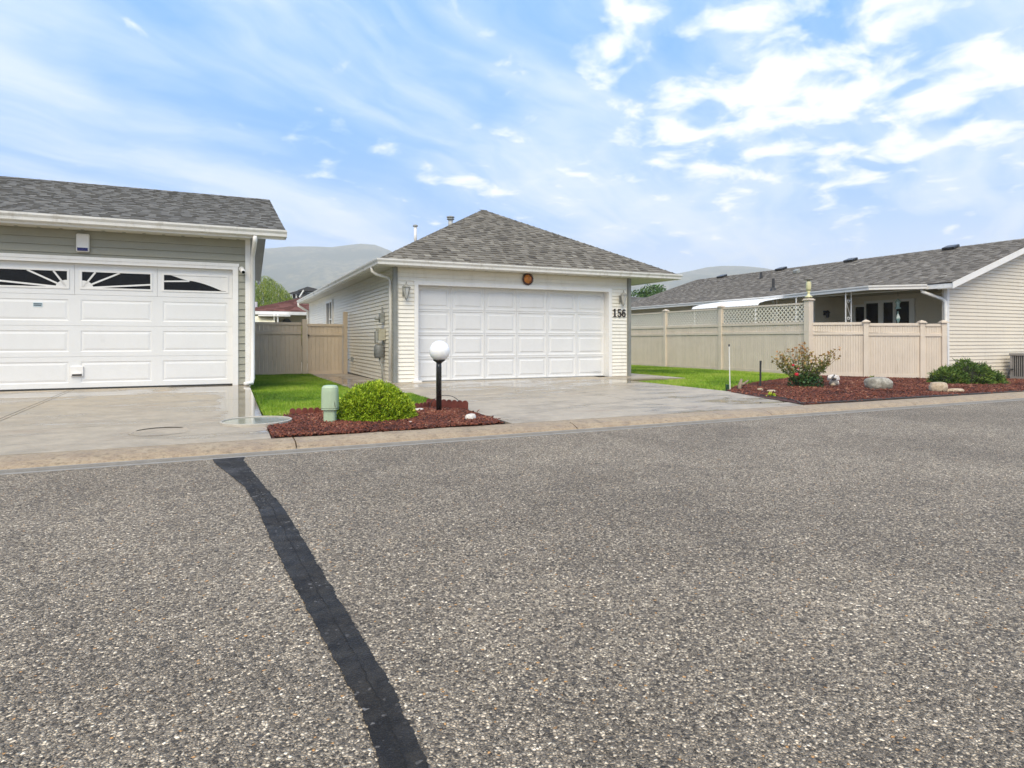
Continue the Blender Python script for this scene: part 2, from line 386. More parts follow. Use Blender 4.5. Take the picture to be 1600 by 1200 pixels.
def unit(a): return a/np.maximum(np.linalg.norm(a, axis=1, keepdims=True), 1e-9)
def rand_dirs(n): return unit(rng.normal(size=(n, 3)))
def in_poly(x, y, poly):
    r = np.zeros(len(x), bool); n = len(poly)
    for i in range(n):
        x1, y1 = poly[i]; x2, y2 = poly[(i+1) % n]
        c = ((y1 > y) != (y2 > y)) & (x < (x2-x1)*(y-y1)/(y2-y1+1e-12)+x1); r ^= c
    return r
def poly_points(poly, n):
    a = np.array(poly); lo, hi = a.min(0), a.max(0); out = []
    while sum(map(len, out)) < n:
        q = rng.uniform(lo, hi, (n, 2)); out.append(q[in_poly(q[:, 0], q[:, 1], poly)])
    return np.concatenate(out)[:n]

def gz(u, v):            # height of the garden ground
    return .095-.004*(np.maximum(v, 8)-8)-.022*np.maximum(0, u-13.5)
def zl(v): return .09+(v-6.5)*.0197     # left driveway
def zm(v): return .09+(v-6.5)*.0045     # centre driveway

# ------------------------------------------------------------------ the setting
MB().add([(-4100, -4100, -.2), (4100, -4100, -.2), (4100, 4100, -.2), (-4100, 4100, -.2)], [(0, 1, 2, 3)]).build('ground', MATS['ground'], kind='structure')
MB().box(-120, 160, -9, 6.10, -.15, 0).build('road', MATS['asphalt'], kind='structure')
# hills
prof = [(-3, .20), (-1.6, .165), (-.9, .165), (-.6, .155), (-.42, .146), (-.365, .1497), (-.31, .1512), (-.283, .148), (-.252, .1525), (-.228, .1535), (-.204, .148), (-.15, .12), (0, .10), (.15, .10), (.25, .106), (.275, .111), (.31, .1155), (.39, .1155), (.44, .109), (.6, .09), (.9, .10), (1.6, .13), (3, .15)]
HX = np.linspace(-3, 3, 260); HH = np.interp(HX, [p[0] for p in prof], [p[1] for p in prof])
Vh = []; NR = 14
for j in range(NR):
    f = j/(NR-1); D = 1150+f*1050
    for i, x in enumerate(HX):
        sh = math.sin(min(1, f*1.12)*math.pi/2)**1.3 if f < .9 else 1-.25*(f-.9)*10
        h = (HH[i]*D*1.0)*sh if f < .9 else HH[i]*2095*(1-.15*(f-.9)*10)
        h += (mnoise.noise((x*9, f*5, 1))*26+mnoise.noise((x*40, f*9, 2))*5)*(math.sin(f*math.pi)+ (.06 if f>.5 else 0))
        Dd = D; X = x*Dd
        Vh.append((cA*X+sA*Dd, -sA*X+cA*Dd, max(-2, h if f > 0 else -2)))
n = len(HX); Fh = [(j*n+i, j*n+i+1, (j+1)*n+i+1, (j+1)*n+i) for j in range(NR-1) for i in range(n-1)]
link_mesh('hills', np_mesh('hills', Vh, Fh, MATS['hillside'], smooth=True), kind='structure')

# kerb in cast sections
kerb = thing('kerb', (3, 6.3, 0), 'long rolled tan concrete kerb between the road and the driveways', 'kerb')
del kerb['category']; kerb['kind'] = 'structure'
kp = [(.0, -.08), (.0, .088), (-.10, .092), (-.19, .087), (-.27, .074), (-.335, .048), (-.37, .018), (-.385, -.08)]
kerb_sections = {}
k0 = .62-3.05*12
for i in range(26):
    a, b = k0+3.05*i, k0+3.05*(i+1)-.012
    mb = MB(); ns = 14 if -6 < a < 14 else 2
    for j in range(ns+1):
        x = a+(b-a)*j/ns
        for q, (o_, z) in enumerate(kp):
            e = 0 if q in (0, 7) else .006*mnoise.noise((x*3, o_*9, 4))
            mb.v.append((x, 6.5+o_, z+e))
    m_ = len(kp)
    for j in range(ns):
        for q in range(m_): mb.f.append((j*m_+q, j*m_+(q+1) % m_, (j+1)*m_+(q+1) % m_, (j+1)*m_+q)); mb.t.append(.5)
    mb.f.append(tuple(range(m_))); mb.f.append(tuple(ns*m_+q for q in range(m_))[::-1]); mb.t += [.5, .5]
    mb.build('kerb_section', MATS['kerb_stone'], kerb)
MB().box(-36, 45, 6.07, 6.113, -.02, .006).build('kerb_lip', BASEC, kerb)
MB().box(-36, 45, 6.12, 6.49, -.1, .03).build('kerb_footing', BASEC, kerb)

# tar seal across the road
tl = [(6.125, -.10, .17), (5.9, -.08, .15), (5.4, .02, .20), (4.85, .13, .255), (4.2, .19, .33), (3.9, .20, .35), (3.3, .235, .385), (2.9, .265, .405), (2.48, .298, .428), (2.1, .33, .45), (1.87, .350, .462), (1.68, .352, .462), (1.2, .35, .45), (.4, .30, .41), (-1.5, .1, .2), (-9, -.6, -.5)]
tv = np.array([p[0] for p in tl])[::-1]; ta = np.array([p[1] for p in tl])[::-1]; tb = np.array([p[2] for p in tl])[::-1]
mb = MB(); ys = np.concatenate([np.linspace(6.12, -1, 900), np.linspace(-1.05, -9, 60)])
for y in ys:
    a, b = np.interp(y, tv, ta), np.interp(y, tv, tb)
    a += .006*mnoise.noise((y*12, 0, 0))+.008*mnoise.noise((y*70, 3, 0)); b += .009*mnoise.noise((y*9, 7, 0))+.010*mnoise.noise((y*75, 9, 0))
    for k in range(4): mb.v.append((a+(b-a)*k/3, y, .0045))
for i in range(len(ys)-1):
    for k in range(3): mb.f.append((i*4+k, i*4+k+1, i*4+k+5, i*4+k+4)); mb.t.append(.5)
tar = mb.build('tar_seal', MATS['tar'], kind='structure')
mb = MB(); yc = np.linspace(5.5, .2, 420)
for y in yc:
    m_ = (np.interp(y, tv, ta)*.45+np.interp(y, tv, tb)*.55)+.012*mnoise.noise((y*5, 1, 0))+.006*mnoise.noise((y*25, 2, 0))
    wv = max(.0006, .0022*(.6+mnoise.noise((y*7, 5, 0))))
    mb.v += [(m_-wv, y, .0065), (m_+wv, y, .0065)]
for i in range(len(yc)-1): mb.f.append((2*i, 2*i+1, 2*i+3, 2*i+2)); mb.t.append(.5)
mb.build('tar_crack', plain('crack_black', (.006, .006, .006), .9), tar)
# driveways in slabs
def slabs(name, us, vs, zf, m, gap=.006, skew=None):
    root = thing(name, ((us[0]+us[-1])/2, vs[0], 0), '', '')
    root['kind'] = 'structure'
    for i in range(len(us)-1):
        for j in range(len(vs)-1):
            a0, a1, b0, b1 = us[i]+gap, us[i+1]-gap, vs[j]+gap, vs[j+1]-gap
            MB().add([(a0, b0, -.1), (a1, b0, -.1), (a1, b1, -.1), (a0, b1, -.1), (a0, b0, zf(b0)), (a1, b0, zf(b0)), (a1, b1, zf(b1)), (a0, b1, zf(b1))],
                     [(3, 2, 1, 0), (4, 5, 6, 7), (0, 1, 5, 4), (1, 2, 6, 5), (2, 3, 7, 6), (3, 0, 4, 7)]).build('concrete_slab', m, root)
    MB().box(us[0], us[-1], vs[0], vs[-1], -.12, .03).build('slab_bed', plain('joint_dark', (.07, .055, .04), .9), root)
    return root
slabs('driveway_left', [-6.2, -2.36, -2.30, .42], [6.5, 7.98, 10.15, 12.62], zl, MATS['concrete_left'])
slabs('driveway', [3.0, 5.85, 8.44], [6.5, 9.9, 13.2], zm, MATS['concrete_main'])
slabs('footpath', [2.22, 3.0], [10.8, 13.2], lambda v: .112, MATS['concrete_path'], .004)
slabs('side_path', [2.22, 2.72, 3.30], [13.2, 15.0, 16.8, 18.6], lambda v: .112-.012*(v-13.2), MATS['concrete_path'], .004)
MB().box(8.45, 10.2, 12.0, 14.2, -.1, .118).build('corner_slab', MATS['concrete_main'], kind='structure')

# lawns
lawn_left = [(.45, 8.30), (2.45, 8.30), (2.66, 8.52), (2.98, 8.05), (2.985, 10.78), (2.2, 10.82), (2.2, 18.5), (.45, 18.5)]
lawn_right = [(8.46, 8.95), (8.62, 8.97), (9.5, 9.65), (10.75, 10.35), (11.95, 10.85), (13.2, 11.4), (14.55, 12.1), (14.62, 24), (9.5, 24), (9.5, 14.22), (10.2, 14.22), (10.2, 11.98), (8.46, 11.7)]
def lawn(name, poly, m, dz=0.0):
    mb = MB(); mb.v = [(x, y, float(gz(x, y))+dz) for x, y in poly]; 
    o = bpy.data.objects.new(name, bpy.data.meshes.new(name)); 
    import bmesh
    bm = bmesh.new(); f = bm.faces.new([bm.verts.new(v) for v in mb.v]); 
    bmesh.ops.triangulate(bm, faces=bm.faces[:]); 
    r = bmesh.ops.extrude_face_region(bm, geom=bm.faces[:]); 
    for e in r['geom']:
        if isinstance(e, bmesh.types.BMVert): e.co.z -= .25
    bm.to_mesh(o.data); bm.free(); o.data.materials.append(m); C.objects.link(o); o['kind'] = 'structure'; return o
lawn('lawn_left', lawn_left, MATS['turf']); lawn('lawn_right', lawn_right, MATS['turf'])
lawn('yard_behind_left', [(-6, 18.5), (3.3, 18.5), (3.3, 34), (-6, 34)], CONC, -.02)
def grass(name, poly, n, h, wd, seed):
    q = poly_points(poly, n); k = len(q)
    nn = np.array([mnoise.noise((x*.8, y*.8, seed)) for x, y in q]); n2 = np.array([mnoise.noise((x*4, y*4, seed+5)) for x, y in q])
    H = h*(.6+.5*rng.random(k)+.35*n2); th = rng.uniform(0, 2*math.pi, k)
    b = np.stack([q[:, 0], q[:, 1], gz(q[:, 0], q[:, 1])-.003], 1); s = np.stack([np.cos(th), np.sin(th), np.zeros(k)], 1)*wd*.5
    lean = np.stack([rng.normal(0, .45, k), rng.normal(0, .45, k), np.ones(k)], 1)*H[:, None]
    V = np.stack([b-s, b+s, b+lean], 1); tone = np.clip(.42+.55*nn+.25*n2+rng.normal(0, .16, k), 0, 1)
    tone = np.where(rng.random(k) < .02, 1, tone)
    o = link_mesh(name, np_mesh(name, V, np.arange(k*3).reshape(-1, 3), GRASS, tone), kind='stuff'); return o
grass('grass', lawn_left, 130000, .05, .007, 1.3)
grass('grass', lawn_right, 150000, .05, .011, 7.7)

# mulch beds
bed_left = [(.43, 6.51), (2.90, 6.51), (2.97, 8.0), (2.66, 8.50), (2.45, 8.28), (.70, 8.28), (.62, 8.1), (.76, 7.75), (.66, 7.4), (.43, 7.33)]
bed_right = [(7.74, 6.51), (20, 6.51), (24, 8), (24, 10.15), (17.55, 10.15), (14.6, 12.15), (13.2, 11.4), (11.95, 10.85), (10.75, 10.35), (9.5, 9.65), (8.62, 8.97), (8.34, 8.6), (8.15, 7.1)]
lawn('bed_soil', bed_left, MATS['mulch_soil'], -.012); lawn('bed_soil', bed_right, MATS['mulch_soil'], .007)
def chips(name, poly, n, L, seed):
    q = poly_points(poly, n); k = len(q); sp = rng.random(k) < .035; q[sp] += rng.normal(0, .07, (int(sp.sum()), 2)); q[:, 1] = np.maximum(q[:, 1], 6.36)
    mound = np.array([mnoise.noise((x*2.2, y*2.2, seed)) for x, y in q])
    c = np.stack([q[:, 0], q[:, 1], gz(q[:, 0], q[:, 1])+.004+.012*mound+rng.random(k)*.018], 1)
    th = rng.uniform(0, 2*math.pi, k); ph = rng.normal(0, .3, k)
    X = np.stack([np.cos(th)*np.cos(ph), np.sin(th)*np.cos(ph), np.sin(ph)], 1); Y = unit(np.cross(np.tile([0, 0, 1.], (k, 1))+rng.normal(0, .3, (k, 3)), X)); Z = np.cross(X, Y)
    l = (L*(.3+1.2*rng.random(k)**1.6))[:, None]/2; w_ = (.0055+.006*rng.random(k))[:, None]; h = (.002+.003*rng.random(k))[:, None]
    V = np.stack([c+X*l*a+Y*w_*b_+Z*h*d_ for d_ in (-1, 1) for a, b_ in ((-1, -1), (1, -.6), (.8, 1), (-.9, .7))], 1).reshape(-1, 3)
    f = np.array([(4, 5, 6, 7), (0, 1, 5, 4), (1, 2, 6, 5), (2, 3, 7, 6), (3, 0, 4, 7)])
    F = (f[None]+(np.arange(k)*8)[:, None, None]).reshape(-1, 4)
    tone = np.repeat(np.clip(.42+.3*mound+rng.normal(0, .2, k), 0, .9)+(rng.random(k) < .025)*.3, 5)
    return link_mesh(name, np_mesh(name, V, F, CHIP, tone), kind='stuff')
chips('mulch', bed_left, 15000, .045, 2.2)
chips('mulch', [p for p in bed_right], 42000, .055, 5.5)

# ------------------------------------------------------------------ builders for houses
def siding(root, p0, dr, nm, L, z0, z1, pitch, m, openings=(), top=None, name='siding_board'):
    """individual lapped boards; p0 start (x,y), dr along, nm outward"""
    p0 = Vector((*p0, 0)); dr = Vector((*dr, 0)); nm = Vector((*nm, 0)); cache = {}
    k = 0; z = z0
    while z < z1-.02:
        h = min(pitch, z1-z); zc = z+h/2; segs = [(0, L)]
        if top: lo, hi = top(zc); segs = [(max(0, lo), min(L, hi))] if hi > lo else []
        for (a, b, za, zb) in openings:
            if z+h*.5 > za and z+h*.5 < zb:
                ns = []
                for (s, e) in segs:
                    if b <= s or a >= e: ns.append((s, e)); continue
                    if a > s: ns.append((s, a))
                    if b < e: ns.append((b, e))
                segs = ns
        for (s, e) in segs:
            if e-s < .03: continue
            key = (round(s, 3), round(e, 3), round(h, 3))
            if key not in cache:
                pr = [(-.004, .006), (.019, .0), (.022, .004), (.0195, .009), (.004, h-.001), (-.004, h-.001)]
                vs = [p0+dr*x+nm*o_+Vector((0, 0, u_)) for x in (s, e) for o_, u_ in pr]; q = len(pr)
                mb = MB().add(vs, [tuple(range(q)), tuple(range(q, 2*q))[::-1]]+[(i, (i+1) % q, q+(i+1) % q, q+i) for i in range(q)])
                cache[key] = mb.mesh(name, m)
            o = link_mesh(name, cache[key], root); o.location = Vector((0, 0, z))
            if root.type != 'EMPTY': pass
        z += pitch; k += 1
def shingle_face(mb, O, A, B, N, xl, xr, Sl, e=.145, tmin=.12, tmax=.32, tk=.010, base=.0, seed=0):
    O, A, B, N = map(Vector, (O, A, B, N)); rnd = random.Random(seed); i = 0; s = 0.0
    while s < Sl-.01:
        e1 = min(e, Sl-s); x0, x1 = xl(s+e1*.5), xr(s+e1*.5); x = x0-rnd.random()*.1; rowt = rnd.gauss(0, .05)
        hi = False
        while x < x1:
            w_ = rnd.uniform(tmin, tmax); a, b = max(x, x0), min(x+w_, x1); x += w_; hi = not hi
            if b-a < .015: continue
            t1 = tk*(1.55 if hi else .75)+rnd.random()*.0015; d_ = rnd.uniform(-.006, .006)
            tone = min(1, max(0, (.41 if hi else .58)+rowt+rnd.gauss(0, .14)))
            lo = s+(-.0 if hi else .0)+d_
            bl, br = O+A*a+B*lo, O+A*b+B*lo; tl_, tr = O+A*a+B*(s+e1+.02), O+A*b+B*(s+e1+.02)
            vs = [bl, br, tr+N*.0005, tl_+N*.0005, bl+N*t1, br+N*t1]
            mb.add(vs, [(4, 5, 2, 3), (0, 1, 5, 4), (0, 4, 3), (1, 2, 5)], tone)
        s += e; i += 1
def caps(mb, p, q, wd=.13, e=.14, up=(0, 0, 1), n1=None, n2=None, seed=0):
    """overlapping ridge/hip cap pieces from p (low) to q (high); n1,n2 = directions down each side"""
    p, q = Vector(p), Vector(q); rnd = random.Random(seed); L = (q-p).length; d_ = (q-p)/L; k = int(L/e)
    n1, n2 = Vector(n1), Vector(n2); U = Vector(up)
    for i in range(k+1):
        a = p+d_*(e*i); b = p+d_*min(L, e*i+e*1.5); l = .014
        vs = [a+U*l, b+U*.006, a+n1*wd+U*(l-.004), b+n1*wd+U*.002, a+n2*wd+U*(l-.004), b+n2*wd+U*.002, a, a+n1*wd, a+n2*wd]
        mb.add(vs, [(0, 1, 3, 2), (0, 4, 5, 1), (6, 0, 2, 7), (6, 8, 4, 0)], min(1, max(0, .5+rnd.gauss(0, .2))))
GPROF = [(0, -.125), (.075, -.125), (.088, -.115), (.092, -.07), (.118, -.03), (.12, .0), (.108, .0), (.104, -.022), (.005, -.022), (0, -.02)]
def panel_mesh(name, wd, ht, m, inset=.035, style=0):
    """one raised garage-door cell in local x (0..wd), z (0..ht); front faces -y"""
    g = .0015
    if style == 0: rings = [(g, .004), (g+.006, 0), (inset, 0), (inset+.012, .013), (inset+.055, .013), (inset+.078, .001)]
    else: rings = [(g, .003), (g+.005, 0), (inset, 0), (inset+.012, .007), (inset+.026, .007), (inset+.055, .001)]
    mb = MB()
    for i_, (r, d_) in enumerate(rings):
        rx = 0 if (style == 1 and i_ < 2) else r
        mb.v += [(rx, d_ if rx else 0, r), (wd-rx, d_ if rx else 0, r), (wd-rx, d_ if rx else 0, ht-r), (rx, d_ if rx else 0, ht-r)]
    for i in range(len(rings)-1):
        for k in range(4): mb.f.append((i*4+k, i*4+(k+1) % 4, i*4+4+(k+1) % 4, i*4+4+k)); mb.t.append(.5)
    e = (len(rings)-1)*4; mb.f.append((e, e+1, e+2, e+3)); mb.t.append(.5)
    mb.v += [(g, .04, g), (wd-g, .04, g), (wd-g, .04, ht-g), (g, .04, ht-g)]; b = len(mb.v)-4
    for k in range(4): mb.f.append((k, (k+1) % 4, b+(k+1) % 4, b+k)); mb.t.append(.5)
    return mb.mesh(name, m)

# ================================================================== MAIN GARAGE (house 156)
def main_garage():
    rt = thing('garage', (6.4, 13.2, .1), 'white-sided garage with hip roof, numbered 156, behind the central driveway', 'garage')
    z1 = 2.64
    # walls (front with door opening, long sides, back)
    du0, du1, dz1 = 3.84, 8.78, 2.255
    mb = MB(); mb.box(3.34, du0-.02, 13.22, 13.40, 0, z1).box(du1+.02, 9.39, 13.22, 13.40, 0, z1).box(du0-.02, du1+.02, 13.22, 13.40, dz1+.03, z1)
    mb.box(3.34, 3.48, 13.401, 28.2, 0, z1).box(9.25, 9.39, 13.401, 28.2, 0, z1).box(3.481, 9.249, 28.05, 28.2, 0, z1)
    mb.build('wall', WHITE, rt)
    MB().box(3.335, 9.395, 13.215, 28.21, -.05, .10).build('foundation', BASEC, rt)
    siding(rt, (3.40, 13.22), (1, 0), (0, -1), 5.93, .125, 2.62, .088, WHITE, [(.36, 5.44, 0, 2.335)])
    siding(rt, (3.34, 28.2), (0, -1), (-1, 0), 14.93, .09, 2.62, .088, WHITE, [(5.3, 6.7, 1.1, 2.42)])
    # trims: dark corner posts, white jambs and head
    MB().box(3.285, 3.375, 13.165, 13.24, .11, 2.625).build('corner_trim', GREYTRIM, rt)
    MB().box(9.355, 9.44, 13.165, 13.24, .11, 2.625).build('corner_trim', GREYTRIM, rt)
    MB().box(3.30, 3.338, 13.245, 13.31, .11, 2.62).build('corner_trim', WHITE, rt)
    dots = MB()
    for k in range(28): dots.box(3.293, 3.299, 13.262, 13.292, .13+.088*k, .155+.088*k)
    dots.build('trim_notch', GREYTRIM, rt, kind='stuff')
    MB().box(3.75, du0, 13.185, 13.42, .118, 2.335).build('door_jamb', TRIM, rt)
    MB().box(du1, 8.87, 13.185, 13.42, .118, 2.335).build('door_jamb', TRIM, rt)
    MB().box(du0, du1, 13.185, 13.42, 2.25, 2.335).build('door_head', TRIM, rt)
    MB().box(3.70, 3.90, 13.10, 13.19, .05, .16).build('door_stop', TRIM, rt)
    # overhead door: 4 rows of 6 raised panels
    dr = MB().box(du0+.002, du1-.002, 13.46, 13.49, .11, 2.25).build('garage_door', DOORM, rt, label='white overhead door of twenty-four raised panels')
    nr, nc = 4, 6; cw, ch = (du1-du0)/nc, (2.25-.125)/nr
    pm = panel_mesh('door_panel', cw, ch, DOORM, .036)
    for r in range(nr):
        for c in range(nc): link_mesh('door_panel', pm, dr, loc=(du0+cw*c, 13.40, .125+ch*r))
    MB().box(du0+.01, du1-.01, 13.385, 13.46, .112, .124).build('weather_strip', DARK, dr)
    MB().box(du0-.1, du1+.06, 13.14, 13.42, .06, .118).build('door_sill', CONC, rt)
    # roof
    rf = None
    el, er, ef, eb, ze = 2.93, 10.70, 12.87, 28.5, 2.735; W = (er-el)/2; pt = .535; zr = ze+W*pt; cx = (el+er)/2
    a, b, c, d_ = (el, ef, ze), (er, ef, ze), (er, eb, ze), (el, eb, ze); r1, r2 = (cx, ef+W, zr), (cx, eb-W, zr)
    und = .02
    mb = MB().add([a, b, c, d_, r1, r2, (el, ef, ze-und), (er, ef, ze-und), (er, eb, ze-und), (el, eb, ze-und)],
                  [(0, 1, 4), (1, 2, 5, 4), (2, 3, 5), (3, 0, 4, 5), (6, 7, 1, 0), (7, 8, 2, 1), (8, 9, 3, 2), (9, 6, 0, 3), (9, 8, 7, 6)])
    rf = mb.build('roof', plain('deck_dark', (.08, .07, .06), .9), rt)
    sl = W*math.sqrt(1+pt*pt); cs, sn = 1/math.sqrt(1+pt*pt), pt/math.sqrt(1+pt*pt)
    mb = MB()
    shingle_face(mb, (el, ef-.02, ze-.01), (1, 0, 0), (0, cs, sn), (0, -sn, cs), lambda s: s*cs, lambda s: 2*W-s*cs, sl, seed=1, tmin=.09, tmax=.26, tk=.012)
    shingle_face(mb, (el-.02, eb, ze-.01), (0, -1, 0), (cs, 0, sn), (-sn, 0, cs), lambda s: s*cs, lambda s: eb-ef-s*cs, sl, seed=2, tmin=.12, tmax=.34, tk=.012)
    shingle_face(mb, (er+.02, ef, ze-.01), (0, 1, 0), (-cs, 0, sn), (sn, 0, cs), lambda s: s*cs, lambda s: eb-ef-s*cs, sl, seed=3, tmin=.3, tmax=.6)
    mb.build('shingles', ROOF_MAIN, rf, kind='stuff', tone=True)
    mb = MB()
    def dn(v): return Vector(v).normalized()
    caps(mb, a, r1, .15, n1=dn((0, 1, 0)), n2=dn((1, 0, 0)), seed=4)      # left hip: sides run along each face's level line
    caps(mb, b, r1, .15, n1=dn((0, 1, 0)), n2=dn((-1, 0, 0)), seed=5)
    caps(mb, r2, r1, .14, n1=dn((cs, 0, -sn)), n2=dn((-cs, 0, -sn)), seed=6)
    mb.build('hip_caps', ROOF_MAIN, rf, kind='stuff', tone=True)
    # soffit, fascia, gutter
    MB().add([(2.97, 12.90, 2.612), (10.66, 12.90, 2.612), (10.66, 28.4, 2.612), (2.97, 28.4, 2.612), (2.97, 12.90, 2.626), (10.66, 12.90, 2.626), (10.66, 28.4, 2.626), (2.97, 28.4, 2.626)],
             [(0, 1, 2, 3), (4, 5, 6, 7), (0, 1, 5, 4), (1, 2, 6, 5), (2, 3, 7, 6), (3, 0, 4, 7)]).build('soffit', SOFFIT, rf)
    mb = MB()
    for k in range(52):
        y = 13.0+.3*k
        mb.box(2.99, 3.30, y, y+.006, 2.608, 2.6115)
    for k in range(25): mb.box(3.0+.3*k, 3.006+.3*k, 12.92, 13.16, 2.608, 2.6115)
    mb.build('soffit_seams', GREYM, rf, kind='stuff')
    path = [(2.96, 28.45, 2.74), (2.96, 12.90, 2.74), (10.67, 12.90, 2.74), (10.67, 28.45, 2.74)]
    MB().sweep(path, [(-.012, -.14), (0, -.14), (0, -.01), (-.012, -.01)]).build('fascia', TRIM, rf)
    g = MB().sweep([(x, y, z-.005) for x, y, z in path], [(o_+.001, u_) for o_, u_ in GPROF]).build('gutter', GUTTER, rf)
    mb = MB()
    for k in range(11): mb.box(3.4+.7*k, 3.43+.7*k, 12.785, 12.905, 2.734, 2.739)
    mb.build('gutter_strap', GUTTER, g, kind='stuff')
    # downspout on the side wall, elbow under the gutter
    MB().tube([(2.90, 13.50, 2.62), (2.90, 13.50, 2.53), (2.98, 13.48, 2.47), (3.22, 13.42, 2.40), (3.275, 13.40, 2.34), (3.275, 13.40, .15)], .036, 8).build('downspout', GUTTER, rt, smooth=True)
    MB().tube([(2.88, 28.1, 2.60), (2.88, 28.1, 2.5), (3.10, 28.12, 2.36), (3.26, 28.12, 2.28), (3.26, 28.12, .1)], .05, 8).build('downspout', GUTTER, rt, smooth=True)
    # window on side wall
    wf = MB(); x0, x1 = 3.27, 3.345
    wf.box(x0, x1, 21.52, 21.60, 1.14, 2.40).box(x0, x1, 22.80, 22.88, 1.14, 2.40).box(x0, x1, 21.60, 22.80, 2.32, 2.40).box(x0, x1, 21.60, 22.80, 1.14, 1.20).box(x0+.01, x1-.005, 22.15, 22.22, 1.20, 2.32).box(x0+.012, x1-.006, 21.60, 22.15, 1.72, 1.76)
    wf = wf.build('window', TRIM, rt); MB().box(3.315, 3.33, 21.60, 22.80, 1.20, 2.32).build('pane', GLASS, wf)
    # meters and hose tap
    m = MB().box(3.22, 3.322, 14.10, 14.30, 1.44, 1.66).build('meter_box', GREYM, rt, label='small grey junction box, topmost on the side wall', bevel=.01)
    MB().lathe([(.06, 0), (.07, .04), (.05, .08)], (3.17, 14.2, 1.50), 12).build('meter_dial', GREYM, m, smooth=True)
    MB().tube([(3.28, 14.2, 1.66), (3.28, 14.2, 1.80)], .018).build('conduit', GREYM, m)
    m = MB().box(3.16, 3.322, 14.02, 14.34, 1.03, 1.30).build('meter_box', plain('box_beige', (.42, .40, .31), .5), rt, label='beige utility box in the middle of the side wall', bevel=.012)
    MB().box(3.10, 3.158, 14.05, 14.20, .98, 1.24).build('meter_cover', GREYM, m, bevel=.01)
    m = MB().lathe([(.0, -.16), (.10, -.16), (.12, -.12), (.12, .08), (.09, .14), (.0, .15)], (3.20, 14.15, .80), 14).build('gas_meter', plain('gas_grey', (.17, .175, .17), .45, .2, 10), rt, smooth=True)
    MB().tube([(3.20, 14.15, .66), (3.22, 14.10, .52), (3.25, 14.06, .44), (3.26, 14.06, .06)], .02).build('gas_pipe', GREYM, m, smooth=True)
    MB().tube([(3.29, 14.15, .95), (3.29, 14.15, 1.2)], .014).build('gas_pipe', GREYM, m)
    m = MB().box(3.27, 3.32, 17.95, 18.05, .42, .56).build('hose_tap', GREYM, rt)
    MB().tube([(3.27, 18.0, .50), (3.20, 18.0, .50), (3.18, 18.0, .46)], .012).build('spout', GREYM, m)
    # roof pipes
    p = MB().tube([(5.2, 18.17, 3.85), (5.2, 18.17, 4.43)], .045, 12).build('vent_pipe', TRIM, rf, smooth=True)
    MB().lathe([(.05, 0), (.075, .01), (.075, .05), (.03, .075)], (5.2, 18.17, 4.43), 14).build('pipe_cap', GREYM, p)
    p = MB().tube([(6.5, 18.71, 4.5), (6.5, 18.71, 4.86)], .075, 14).build('flue', plain('galvanised', (.42, .43, .42), .4, .15), rf, smooth=True)
    MB().lathe([(.07, 0), (.12, .01), (.12, .035), (.085, .045), (.085, .06), (.125, .07), (.125, .10), (.05, .125)], (6.5, 18.71, 4.84), 16).build('flue_cap', GREYM, p)
    # coach lamps
    for (u, lab) in ((3.54, 'left of the door'), (9.14, 'above the house number')):
        l = MB().box(u-.05, u+.05, 13.185, 13.205, 1.99, 2.17).build('wall_lamp', plain('lamp_pewter', (.30, .295, .265), .4, .2), rt, label='pewter coach lamp %s' % lab)
        mb = MB()
        mb.lathe([(.012, 0), (.022, .015), (.018, .03)], (u, 13.06, 1.915), 6)
        mb.lathe([(.10, 0), (.075, .03), (.03, .055), (.012, .085), (.012, .12)], (u, 13.06, 2.175), 6)
        for k in range(6):
            th = k*math.pi/3; mb.tube([(u+.022*math.cos(th), 13.06+.022*math.sin(th), 1.93), (u+.085*math.cos(th), 13.06+.085*math.sin(th), 2.175)], .006, 4)
        mb.tube([(u, 13.19, 2.06), (u, 13.13, 1.93), (u, 13.06, 1.90)], .011, 6)
        mb.tube([(u, 13.19, 2.10), (u, 13.14, 2.20), (u, 13.09, 2.25), (u, 13.06, 2.29)], .009, 6)
        mb.build('lamp_cage', MATS['lamp_pewter'], l)
        MB().lathe([(.018, 0), (.078, .24)], (u, 13.06, 1.932), 6).build('lamp_glass', plain('frosted', (.55, .55, .52), .2, .05), l)
    # house number 156
    nb = MB(); zb, s = 1.625, .205
    def stroke(pts, widths, x0):
        P2 = [Vector((p[0], p[1])) for p in pts]; n_ = len(P2); Lf, Rt = [], []
        for i in range(n_):
            dd = (P2[min(i+1, n_-1)]-P2[max(i-1, 0)]).normalized(); nn = Vector((-dd.y, dd.x)); w_ = widths[i] if isinstance(widths, list) else widths
            Lf.append(P2[i]+nn*w_/2); Rt.append(P2[i]-nn*w_/2)
        for i in range(n_-1):
            q = [Lf[i], Lf[i+1], Rt[i+1], Rt[i]]
            yf = 13.182
            nb.add([(x0+v.x*s, yf, zb+v.y*s) for v in q]+[(x0+v.x*s, 13.203, zb+v.y*s) for v in q], [(3, 2, 1, 0), (4, 5, 6, 7), (0, 1, 5, 4), (1, 2, 6, 5), (2, 3, 7, 6), (3, 0, 4, 7)])
    def arc(cx_, cy_, rx, ry, a0, a1, n_=18): return [(cx_+rx*math.cos(R(a0+(a1-a0)*i/n_)), cy_+ry*math.sin(R(a0+(a1-a0)*i/n_))) for i in range(n_+1)]
    objs = []
    def digit(strokes, x0, lab):
        nonlocal nb
        nb = MB()
        for p_, w_ in strokes: stroke(p_, w_, x0)
        nb.build('house_number', plain('number_brown', (.045, .035, .03), .45, .2), rt, label=lab)
    digit([([(.30, .02), (.30, .98)], .19), ([(.08, .045), (.52, .045)], .10), ([(.30, .94), (.18, .86), (.07, .80)], [.1, .12, .07])], 8.90, 'dark numeral 1')
